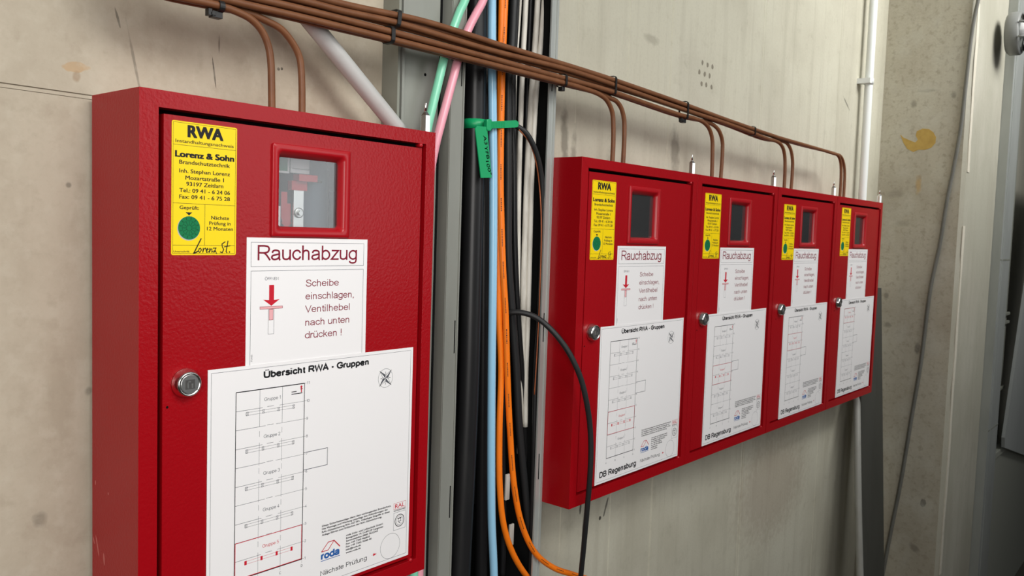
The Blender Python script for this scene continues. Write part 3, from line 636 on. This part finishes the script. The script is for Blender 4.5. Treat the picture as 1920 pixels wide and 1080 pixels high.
def valve_set(root, first):
    """what the little window shows: lever, bracket, gas cylinder"""
    if first:
        m = MB(); m.lathe([(.021, 0), (.021, .40)], (.246, -.045, -.46), (0, 0, 1), 28); m.lathe([(.021, .40), (.012, .425)], (.246, -.045, -.46), (0, 0, 1), 28, caps=False)
        m.build('gas_cylinder', M['cylinder'], root)
        m = bx(.176, .1995, -.0655, -.064, .044, .068); bx(.176, .1965, -.0662, -.0655, .044, .0655, 1, m); m.build('indicator_plate', [M['white_print'], M['green_ink']], root)
        s = Sheet(27, 24, ['white_print', 'ink'], .3); s.text('Umsteuerventil', 2, 19.5, 26.5, 1.6, 'ink', .06)
        link('notice_card', s.mesh('notice_card'), root, (.2005, -.066, -.043))
        m = bx(.2045, .2185, -.068, -.066, .086, .15); m.lathe([(.0062, 0), (.0062, .0015), (.005, .002)], (.2115, -.068, -.1142), (0, -1, 0), 20); m.lathe([(.0034, .002), (.0032, .005)], (.2115, -.068, -.1142), (0, -1, 0), 6)
        m.build('steel_bracket', M['steel'], root)
        m = bx(.206, .2325, -.076, -.064, .0685, .0765); bx(.200, .222, -.070, -.062, .0765, .0875, 0, m); bx(.2325, .246, -.067, -.066, .0735, .0765, 1, m)
        m.build('release_lever', [M['red_plain'], M['steel']], root)
        m = MB(); m.add([(x, -.0635, -z) for x, z in [(.190, .09), (.1985, .09), (.1985, .1035), (.2035, .1035), (.2035, .126), (.206, .126), (.198, .1335), (.190, .126), (.1925, .126), (.190, .12)]], [tuple(range(10))])
        m.build('red_arrow_mark', M['red_plain'], root)
        m = bx(.172, .1895, -.0632, -.0625, .107, .15); bx(.176, .187, -.0634, -.0632, .118, .1192, 1, m); bx(.176, .187, -.0634, -.0632, .124, .1252, 1, m); m.build('white_marker', [M['white_print'], M['ink']], root)
        m = bx(.278, .279, -.07, -.04, .085, .3); m.build('steel_edge', M['steel'], root)
    else:
        m = MB(); m.lathe([(.0075, 0), (.0075, .03)], (.2545, -.062, -.078), (0, 0, 1), 20); m.lathe([(.0013, -.055), (.0013, 0)], (.2545, -.062, -.078), (0, 0, 1), 10)
        m.build('valve_spindle', M['chrome'], root)
        m = bx(.212, .229, -.066, -.06, .055, .069); m.build('notice_card', M['white_print'], root)
        m = bx(.200, .241, -.068, -.056, .0725, .0805); m.build('release_lever', M['red_plain'], root)
        m = MB(); m.lathe([(.006, 0), (.006, .008)], (.272, -.056, -.108), (0, -1, 0), 14); m.build('valve_knob', M['black'], root)

def cabinet(i, x, yoff, label, st, sg, pl, drift=0):
    root = empty('alarm_cabinet', (x, -yoff, TOP)); tag(root, label, 'alarm cabinet', 'row of four red alarm cabinets' if i else None)
    h_ = HM
    if i == 0: h_ = HM.copy(); h_.materials[0] = M['red_scuffed']
    bevel(link('housing', h_, root), .0016, 3)
    d = bevel(link('door', DM, root), .0012, 2)
    link('window_bezel', BM_, d); link('window_pane', PM, d); link('cam_lock', LM, d); link('lock_core', LC, d)
    y = -CD+REC
    q = link('inspection_sticker', ST_MESH, d, (st[0], y-.0001, -st[1])); q['label'] = 'yellow inspection sticker with green dial'
    q = link('instruction_sign', SIGN_MESH, d, (sg[0], y-.0001, -sg[1])); q['label'] = 'white instruction sign with red arrow'
    q = link('group_plan_sheet', plan_sheet(4-i), d, (pl[0], y-.0006, -pl[1])); q['label'] = 'white floor plan sheet of vent groups'
    link('hinge_pin', H1, root); link('hinge_pin', H2, root)
    f = link('relief_fitting', FM, root, (.3885, -CD+.0085, 0)); f.rotation_euler.z = math.radians((22, 12, 7, 4, 0)[i]); f['label'] = 'chrome hexagonal fitting with a thin pin'
    valve_set(root, i == 0)
    return root
cabinet(0, 0, .0082, 'largest red alarm cabinet in the foreground left of the cable riser', (.0344, .0275), (.1205, .144), (.0755, .2857))
G0 = .74576
cabinet(1, G0, 0, 'red alarm cabinet right of the cable riser with a black cable looping past it', (.0365, .0355), (.1215, .147), (.0770, .2895))
cabinet(2, G0+.4010, 0, 'second red alarm cabinet from the cable riser in the row of four', (.0405, .0345), (.1190, .1470), (.0760, .2890))
cabinet(3, G0+.8040, 0, 'third red alarm cabinet from the cable riser in the row of four', (.0450, .0385), (.1190, .1465), (.0760, .2920))
cabinet(4, G0+1.2060, 0, 'farthest red alarm cabinet at the right end of the row beside the pillar', (.0480, .0292), (.1190, .1455), (.0770, .2895))

# ---------------------------------------------------------------- brown pipes
YF, YR, PR = -.077, -.0683, .0042
rows = dict(
 r5=[(405, 9.4), (439, 20), (470.6, 36), (491, 58), (503.4, 87.5), (508, 118.8), (509, 150), (510.5, 200)],
 b5=[(467.5, 25), (498.8, 39), (527, 54.7), (548.8, 81), (561, 106), (565, 133), (567, 205)],
 r4=[(439, 3), (560, 31), (739.7, 75), (918, 120), (1051, 153.8), (1090, 164.7), (1126, 178.3), (1139, 190), (1148, 210.8), (1150, 236.7), (1150, 260), (1148, 303)],
 b4=[(1126, 176), (1142.8, 183.5), (1155.7, 190), (1164.8, 203), (1170, 223.7), (1170.7, 249.7), (1168, 307)],
 r3=[(560, 15.5), (591, 23), (638, 34.7), (739.7, 61), (918, 108.4), (1051, 145), (1137, 168.5), (1229.7, 200.4), (1281.5, 217.2), (1300, 221.5), (1319, 229.4), (1330, 242), (1335.4, 260.9), (1336, 284.5), (1335, 328.6)],
 b3=[(1322, 228), (1339.4, 235.7), (1348.8, 246.7), (1354.3, 264), (1354.7, 284.5), (1351, 331.8)],
 r2=[(591, 7), (638, 19.5), (685, 29.5), (739.7, 41.5), (918, 93.6), (1074, 133.4), (1177.8, 168.6), (1281.5, 205), (1363, 231.7), (1410, 249), (1440, 260.7), (1457.8, 266), (1466.7, 274.8), (1471, 289.6), (1471.9, 316.3), (1470.4, 350)],
 b2=[(1462, 264), (1475.6, 269), (1483, 282), (1486, 301.5), (1485.6, 323.7), (1483, 351.9)],
 r1=[(638, 6), (794.4, 39.8), (949, 88), (1074, 125.6), (1145, 148), (1281.5, 195), (1363, 224.6), (1457.5, 257), (1499, 269), (1558.5, 286.7), (1571.9, 292.6), (1576.3, 305.9), (1577, 331), (1574, 365)],
 b1=[(1565, 288), (1577, 294), (1582, 307), (1583.7, 325), (1582, 365)])
where = {5: 'nearest cabinet', 4: 'first cabinet right of the riser', 3: 'second cabinet right of the riser', 2: 'third cabinet right of the riser', 1: 'farthest cabinet'}
prev = None
for k in (5, 4, 3, 2, 1):
    for rear in (0, 1):
        y = YR if rear else YF
        pts = [at(u, v, y) for u, v in rows['rb'[rear]+str(k)]]
        if rear:
            ref = [p for p in front if p.x < pts[0].x-.03 and p.x > .05]
            pts = [Vector((p.x, y, p.z)) for p in ref[::2]]+pts
        else: front = None
        z0 = pts[0].z; xv = -.004+.0115*(5-k)                       # the pipes come down from above, left of the picture
        pts = [Vector((xv, y, 2.9)), Vector((xv, y, 2.4)), Vector((xv, y, z0+.06)), Vector((xv, y, z0+.03)), Vector((xv+.009, y, z0+.009)), Vector((xv+.03, y, z0))]+pts
        pts[-1].z = TOP-.012
        pts[-1].x = pts[-2].x if abs(pts[-1].x-pts[-2].x) > .004 else pts[-1].x
        if not rear: front = pts[6:]
        m = MB(); m.tube(spline(pts, 8), PR, 14)
        tag(m.build('brown_pipe', M['pipe']), ('right' if rear else 'left')+' brown pipe bending down into the '+where[k], 'pipe', 'brown copper pipes above the cabinets')

# ---------------------------------------------------------------- cable ties round the pipes
def tie(x, z0, z1, label, wd=.0046, head=0, slack=.0008, slope=0):
    root = empty('cable_tie', (x, (YF+YR)/2, (z0+z1)/2)); tag(root, label, 'cable tie', 'black cable ties round the pipes')
    hy = (YR-YF)/2+PR+slack; hz = (z1-z0)/2+slack; r = PR+slack; h = wd/2
    def lp(x, e):
        o = []
        for cy, cz, a0 in ((hy-r, hz-r, 0), (-hy+r, hz-r, 90), (-hy+r, -hz+r, 180), (hy-r, -hz+r, 270)):
            for k in range(6): a = math.radians(a0+k*18); o.append((x+slope*(cz+(r+e)*math.sin(a)), cy+(r+e)*math.cos(a), cz+(r+e)*math.sin(a)))
        return o
    m = MB(); m.loft([lp(-h, 0), lp(-h, .0012), lp(h, .0012), lp(h, 0), lp(-h, 0)], 0, False)
    m.build('strap', M['tie'], root)
    if head:
        m = MB(); m.box(-.009 if head > 1 else -.0045, .003, -.005, .004, -hz-.0075, -hz-.0006)
        if head > 1: m.box(-.0135, -.009, -.0045, .003, -hz-.0065, -hz+.001); m.box(-.010, -.0055, -.0058, -.005, -hz-.006, -hz-.002)
        bevel(m.build('tie_head', M['tie'], root), .0008)
    return root
tie(.106, 1.7755, 1.7843, 'black cable tie with square head on the lowest pair of pipes at top left', .006, 2)
tie(.3595, 1.8105, 1.8310, 'black cable tie round the two upper pipe rows above the nearest cabinet', .006, 0, .0006, .1)
tie(.3495, 1.7885, 1.8075, 'black cable tie round the two lower pipe rows above the nearest cabinet', .006, 0, .0006)
tie(.726, 1.7895, 1.8075, 'black cable tie round two lower pipe rows in front of the cable riser', .0046, 1)
tie(.872, 1.7975, 1.8275, 'black cable tie just right of the first pipe drop in the row', .0046, 0)
tie(1.135, 1.7865, 1.8195, 'black cable tie with a head hanging below before the second pipe drop', .0052, 2)
tie(1.455, 1.789, 1.807, 'black cable tie round the two remaining pipe rows near the third drop', .0046, 0)

# ---------------------------------------------------------------- cables in the riser
def cable(name, pts, r, mt, label, cat='cable', group=None, y=None, up=True, seg=14, ext=True, down=True, printed=False):
    P = [at(p[0], p[1], p[2] if len(p) > 2 else y) for p in pts]
    if up: d = (P[0]-P[1]).normalized(); k = max(.2, d.z); P = [P[0]+Vector((d.x*.4, 0, .55*1))]+P if ext else P
    if down:
        d = (P[-1]-P[-2]).normalized(); P = P+[P[-1]+Vector((d.x*.2, 0, -.35))]
    sp_ = spline(P, 10); m = MB(); m.tube(sp_, r, seg)
    if printed:                                       # dark lettering along the sheath
        run = 0
        for a, b in zip(sp_[6:], sp_[7:]):
            L_ = (b-a).length; tv = (b-a)/L_; vd = (CAM-a).normalized(); sd = tv.cross(vd).normalized(); n_ = (vd-tv*vd.dot(tv)).normalized(); t = 0
            while t < L_:
                if (run % .06) < .028:
                    c = a+tv*t+n_*(r+.0002)*.995-sd*.0007; h = .0007
                    m.add([c+tv*h+sd*h, c+tv*h-sd*h, c-tv*h-sd*h, c-tv*h+sd*h], [(0, 1, 2, 3)], 1)
                t += .0026; run += .0026
    o = m.build(name, [mt, M['ink']] if printed else mt); tag(o, label, cat, group)
    return o, P
cable('black_conduit', [(892, 0), (891, 143), (888, 333), (884, 500), (879, 700), (872, 876), (862, 1079)], .0175, M['pipe_black'], 'thick black conduit at the left side of the cable riser', 'conduit', None, -.012)
cable('black_conduit', [(908, 0), (908, 143), (907, 333), (906, 600), (904, 876), (902, 1079)], .011, M['cable_black'], 'black conduit half hidden between the thick conduit and the blue cable', 'conduit', None, .02)
cable('black_conduit', [(858, 480), (856, 600), (850, 760), (845, 900), (838, 1079)], .013, M['cable_black'], 'black conduit behind the thick one at the riser left edge', 'conduit', None, .075)
cable('blue_cable', [(922.5, 0), (923, 143), (925, 333), (924.5, 481), (922, 692), (921, 876), (922, 980), (926, 1079)], .0068, M['cable_blue'], 'pale blue cable running straight down the riser', 'cable', None, -.030)
cable('orange_cable', [(941, 0), (938.5, 143), (937, 333), (936, 480), (936, 586), (939.5, 692), (936.5, 806), (937, 911), (944, 982), (960, 1034), (986, 1078), (1010, 1100)], .0052, M['cable_orange'], 'left one of the two orange cables in the riser', 'cable', 'orange cables in the riser', -.033, down=False)
cable('orange_cable', [(947, 0, -.0355), (941.5, 143, -.0365), (938.5, 333, -.037), (940, 410, -.038), (943, 500, -.041), (948, 588, -.0425), (951, 692, -.0425), (956, 806, -.041), (964, 911, -.041), (978, 982, -.043), (1003, 1036, -.048), (1037, 1064, -.055), (1074, 1077, -.062), (1100, 1085, -.062)], .0052, M['cable_orange'], 'right orange cable in the riser turning away to the right at the bottom', 'cable', 'orange cables in the riser', down=False, printed=True)
GRP = 'black cables in the riser'
cable('black_cable', [(964, 0), (960, 80), (954, 143), (953, 333), (953, 480), (960, 586), (968, 692), (974, 806), (984, 911), (992, 1000), (1000, 1079)], .0066, M['cable_black2'], 'black cable directly right of the orange cables', 'cable', GRP, -.022)
cable('black_cable', [(966, 60), (962, 143), (964, 333), (966, 480), (972, 600), (980, 720), (986, 850), (993, 1000), (1000, 1079)], .0050, M['cable_black'], 'thinner black cable second to the right of the orange cables', 'cable', GRP, -.008)
cable('black_cable', [(995, 0), (990, 143), (984, 333), (981, 480), (978, 640), (974, 806), (970, 950), (966, 1079)], .0062, M['cable_black'], 'black cable between the grey cables of the riser', 'cable', GRP, .012)
cable('black_cable', [(1029, 0), (1027, 143), (1021, 333), (1015, 480), (1008, 692), (1004, 876), (999, 1079)], .0055, M['cable_black'], 'black cable along the right rail of the riser', 'cable', GRP, .02)
cable('black_cable', [(940, 700), (941, 806), (943, 911), (944, 1000), (942, 1079)], .0055, M['cable_black'], 'black cable behind the two orange cables at the bottom', 'cable', GRP, .0, down=False)
GRG = 'grey cables in the riser'
cable('grey_cable', [(976, 0), (967, 143), (964.5, 333), (965, 480), (966, 640)], .0024, M['cable_grey'], 'thinnest pale grey cable beside the black cables', 'cable', GRG, -.004, down=False)
cable('grey_cable', [(986, 0), (979, 143), (973, 333), (971, 480), (970, 585), (969, 700)], .0046, M['cable_grey'], 'leftmost thick grey cable in the riser', 'cable', GRG, .0, down=False)
cable('grey_cable', [(1008, 0), (1002, 100), (997, 167), (988, 333), (983, 481), (981, 586), (978, 692), (976, 760), (974, 850)], .0050, M['cable_grey'], 'second thick grey cable from the left in the riser', 'cable', GRG, -.006, down=False)
cable('grey_cable', [(1020, 0), (1014, 80), (1006, 167), (997, 333), (993, 481), (990, 586), (986, 700), (985, 800)], .0046, M['cable_grey'], 'third grey cable crossing the others near the top of the riser', 'cable', GRG, -.012, down=False)
cable('grey_cable', [(1019, 100), (1016, 167), (1008, 333), (1003.5, 481), (998, 586), (992, 692), (989, 760), (987, 830), (984, 920)], .0055, M['cable_grey'], 'thickest grey cable nearest the right rail of the riser', 'cable', GRG, -.004, down=False)
cable('green_wire', [(990, 800), (990, 850), (987, 930), (984, 1000)], .003, mat('green_wire', lin(30, 110, 40), .5), 'short dark green wire low in the riser', 'wire', None, -.004, up=False, down=False)
cable('copper_wire', [(973, 243, -.03), (992, 266, -.036), (1004, 300, -.038), (1011, 345, -.036), (1015, 420, -.040), (1012, 550, -.039), (1008, 640, -.038), (1002, 740, -.037)], .0011, M['copper'], 'thin copper coloured wire beside the black loop in the riser', 'wire', up=False, down=False)
cable('black_cable', [(958, 228, -.018), (970, 237, -.026), (985, 248, -.034), (998, 268, -.039), (1008, 295, -.040), (1015, 330, -.039), (1018, 370, -.038), (1018, 430, -.037), (1015, 520, -.035), (1011, 600, -.033), (1005, 692, -.032), (1001, 860, -.032)], .0046, M['cable_black2'], 'black cable arching over the grey cables beside the green tag', 'cable', GRP, up=False)
cable('black_cable', [(948, 592, -.020), (956, 586.5, -.030), (977, 586, -.046), (1005, 595, -.066), (1033.4, 618, -.088), (1061.6, 653, -.108), (1079, 685, -.120), (1090, 713, -.126), (1098, 745, -.130), (1105.5, 792, -.131), (1108, 841, -.131), (1106, 894, -.128), (1100, 964, -.118), (1094, 1030, -.100), (1089, 1080, -.085), (1086, 1120, -.07)], .0047, M['cable_black2'], 'black cable looping out of the riser in front of a red cabinet', 'cable', GRP, up=False, down=False)
# pale label clips low in the riser
m = MB(); c = at(950, 915, -.018); m.box(c.x-.006, c.x+.004, c.y-.004, c.y, c.z-.02, c.z+.025)
bevel(m.build('cable_clip', M['cable_grey']), .001); tag(bpy.data.objects['cable_clip'], 'upper small grey clip between the orange cables', 'clip', 'grey clips in the riser')
m = MB(); c = at(957, 1005, -.015); m.box(c.x-.006, c.x+.005, c.y-.004, c.y, c.z-.016, c.z+.022)
o = bevel(m.build('cable_clip', M['cable_grey']), .001); tag(o, 'lower small grey clip between the orange cables', 'clip', 'grey clips in the riser')
# green and pink cables crossing in front of the riser and down behind the near cabinet
cable('green_cable', [(872, 0), (862, 22), (848, 60), (834, 105), (823, 150), (811, 200), (801, 245), (790, 330), (780, 500), (776, 800), (776, 1079)], .0064, M['cable_green'], 'green cable slanting down behind the nearest cabinet', 'cable', None, -.0535)
cable('pink_cable', [(906, 0), (893, 25), (878, 55), (862, 100), (850, 145), (838, 190), (826, 235), (816, 275), (805, 340), (796, 500), (790, 800), (786, 1079)], .0064, M['cable_pink'], 'pink cable slanting down beside the green cable', 'cable', None, -.0535)

# green marker tie
root = empty('marker_tie', at(893, 235, -.04)); tag(root, 'green marker tie with a handwritten tag strapped round the thick black conduit', 'cable tag')
def px2(pts, y): return [at(u, v, y) for u, v in pts]
def slab(mb, pts, th, mt=0):
    mb.loft([pts, [p+Vector((0, th, 0)) for p in pts]], mt, False, True, True, True)
m = MB(); c0 = at(891, 234, -.012); top = at(891, 225, -.012).z; bot = at(891, 243, -.012).z
band = lambda z, r: [(c0.x+r*math.cos(a), c0.y+r*math.sin(a), z) for a in [2*math.pi*k/30 for k in range(30)]]
m.loft([band(bot, .0178), band(bot, .0196), band(top, .0196), band(top, .0178), band(bot, .0178)], 0, True)
child(m, 'band', M['green_tie'], root)
m = MB(); slab(m, px2([(891, 242), (894, 236), (916, 238), (914, 246), (922, 333), (902, 333.5), (892, 247)], -.0425), .0016)
tg = child(m, 'tag', M['green_tie'], root)
m = MB(); slab(m, px2([(914.5, 223), (921.5, 223), (922.5, 226), (922.5, 242), (920.5, 246), (914.5, 245), (913.5, 242), (913.5, 226)], -.0445), .008)
bevel(child(m, 'tie_head', M['green_tie'], root), .0015)
m = MB(); slab(m, px2([(921, 227.5), (968, 225.5), (972, 229), (972.6, 233), (971, 238), (967, 239), (921, 241)], -.0435), .0016)
for k in range(12):
    u = 923+k*2.1; slab(m, px2([(u, 228.5), (u+.9, 228.5), (u+.9, 240), (u, 240)], -.0441), .0006)
child(m, 'strap_tail', M['green_tie'], root)
def tag_text(t, u0, v0, u1, v1, h):
    vs, fs = text_mesh(t); a = at(u0, v0, -.0427); b = at(u1, v1, -.0427); ax = (b-a); L_ = ax.length; ax.normalize(); nn = Vector((0, -1, 0)).cross(ax) ; nn = -nn
    if nn.x < 0: nn = -nn
    mn = min(v[0] for v in vs); mx = max(v[0] for v in vs); mb = MB()
    for o_ in (-.0002, 0, .0002):
        mb.add([a+ax*((x-mn)/(mx-mn)*L_+y/caph()*h*.25+o_)+nn*(y/caph()*h+o_) for x, y in vs], fs)
    return mb
for t, q in (('A3', (906, 254, 909, 271)), ('YFB', (908.5, 274, 913, 298)), ('100°', (911, 302, 917, 328))):
    o = tag_text(t, *q, .0062).build('handwriting', M['ink']); o.parent = tg

# ---------------------------------------------------------------- conduits on the wall
m = MB(); a, b = at(588, 48, -.046), at(742, 237, -.046); d = (b-a).normalized()
m.tube([a-d*.5, a, b, b+d*.012], .0112, 24)
tag(m.build('grey_conduit', M['conduit_grey']), 'grey plastic conduit slanting behind the pipes down to the nearest cabinet', 'conduit')
root = empty('white_conduit', (2.395, -.03, 1.7)); tag(root, 'white conduit fixed upright on the wall above the farthest cabinet', 'conduit')
m = MB(); m.tube([(2.392, -.028, ZT-.05), (2.392, -.028, 2.06), (2.394, -.028, 1.68), (2.396, -.028, 1.62)], .0125, 20)
child(m, 'tube', M['conduit_white'], root)
m = MB(); c = at(1629, 153, -.028)
m.lathe([(.0127, -.009), (.0150, -.009), (.0150, .009), (.0127, .009)], (c.x, -.028, c.z), (0, 0, 1), 20, caps=False); m.box(c.x-.026, c.x-.002, -.040, 0, c.z-.008, c.z+.008)
child(m, 'clip', M['conduit_white'], root)
# lower conduit and the board leaning in the corner
m = MB(); m.tube(spline([at(1606.5, 690, -.036), at(1607, 750, -.056), at(1608, 850, -.092), at(1609.5, 960, -.117), at(1612.5, 1080, -.142), at(1616, 1180, -.162)], 6), .0105, 16)
tag(m.build('grey_conduit', M['conduit_dull']), 'dull grey conduit below the farthest cabinet', 'conduit')
m = MB(); q = [at(1614, 540, -.036), at(1653, 540, -.058), at(1659, 1180, -.140), at(1618, 1180, -.140)]  # top end drawn up to stand for the shade beside the cabinet
slab(m, q, .010)
tag(bevel(m.build('leaning_board', M['board']), .001), 'dark narrow board leaning in the corner below the farthest cabinet', 'board')
# thin cable sagging over the pillar
m = MB(); pth = [(1846, -60), (1834, 0), (1824, 50), (1812, 150), (1800, 250), (1775, 380), (1762, 460), (1745, 540), (1727, 680), (1710, 780), (1690, 900), (1670, 1000), (1655, 1079), (1648, 1120)]
m.tube(spline([atx(u, v, XC-.0065) for u, v in pth], 6), .0058, 12)
tag(m.build('grey_cable', mottle(mat('darkened_cable', lin(112, 112, 106), .5), 40, .5, (1, 1, .3), lin(80, 80, 74), .45, .7)), 'loose grey cable hanging slantwise across the concrete pillar', 'cable')  # colour darkened to take in the shadow line beside the cable

# ---------------------------------------------------------------- far right
m = MB(); m.box(3.122, 3.30, -.30, -.155, 0, ZT); m.box(3.15, 3.155, -.302, -.30, 0, ZT)
for z in (.86, 1.5): m.box(3.122, 3.30, -.301, -.30, z, z+.006, 1)
tag(bevel(m.build('steel_post', [M['galv_light'], M['galv_dark']]), .002), 'pale grey steel post right of the concrete pillar', 'post')
m = MB(); m.box(3.36, 3.62, -.25, -.155, 0, ZT)
for z in (1.27, 1.235, .96): m.box(3.36, 3.62, -.262, -.25, z, z+.012)
tag(bevel(m.build('steel_post', M['galv_dark']), .002), 'darker grey steel post with cross brackets at the right edge', 'post')
m = MB(); slab(m, [Vector(p) for p in ((3.62, -.298, 1.13), (3.478, -.298, .778), (3.49, -.298, .735), (4.2, -.298, .56), (4.6, -.298, 1.9), (3.95, -.298, 1.93))], .012)
tag(m.build('sheet_panel', M['sheet']), 'tilted grey sheet panel at the right edge behind the post', 'panel')
m = MB(); m.box(3.345, 4.9, -.275, -.254, 0, .70); m.box(3.345, 4.9, -.284, -.254, .70, .725)
tag(bevel(m.build('base_panel', mat('dark_base', lin(150, 152, 142), .7)), .002), 'dark grey base panel low at the right edge under the tilted sheet', 'panel')
# bulkhead lamp
lc = at(1914, 62, -.34)
root = empty('bulkhead_lamp', lc); tag(root, 'round glass bulkhead lamp at the top right edge', 'lamp')
R_ = .072
m = MB(); m.lathe([(R_*.9, -.04), (R_*1.02, -.03), (R_*1.02, .0), (R_*.93, .006), (R_*.90, 0)], lc, (0, -1, 0), 32); child(m, 'lamp_base', M['lamp_body'], root)
m = MB(); m.lathe([(R_*.90, .0), (R_*.84, .02), (R_*.6, .04), (R_*.3, .05), (.002, .052)], lc, (0, -1, 0), 32); child(m, 'lamp_glass', M['lamp_glass'], root)
m = MB(); m.lathe([(.006, -.03), (.018, -.02), (.022, 0), (.018, .018), (.004, .026)], lc+Vector((0, -.002, .01)), (.3, 0, 1), 20); child(m, 'bulb', M['white_print'], root)
for dz in (-.025, .025):
    m = MB(); m.tube([lc+Vector((R_*.96*math.cos(t), -.004-.05*math.sin(t), dz)) for t in [math.pi*k/14 for k in range(15)]], .0035, 8); child(m, 'guard_bar', M['lamp_body'], root)
m = MB(); m.tube([lc+Vector((0, .036, -.07)), lc+Vector((.0, .036, -.4)), lc+Vector((0, .036, -1.2))], .006, 10)
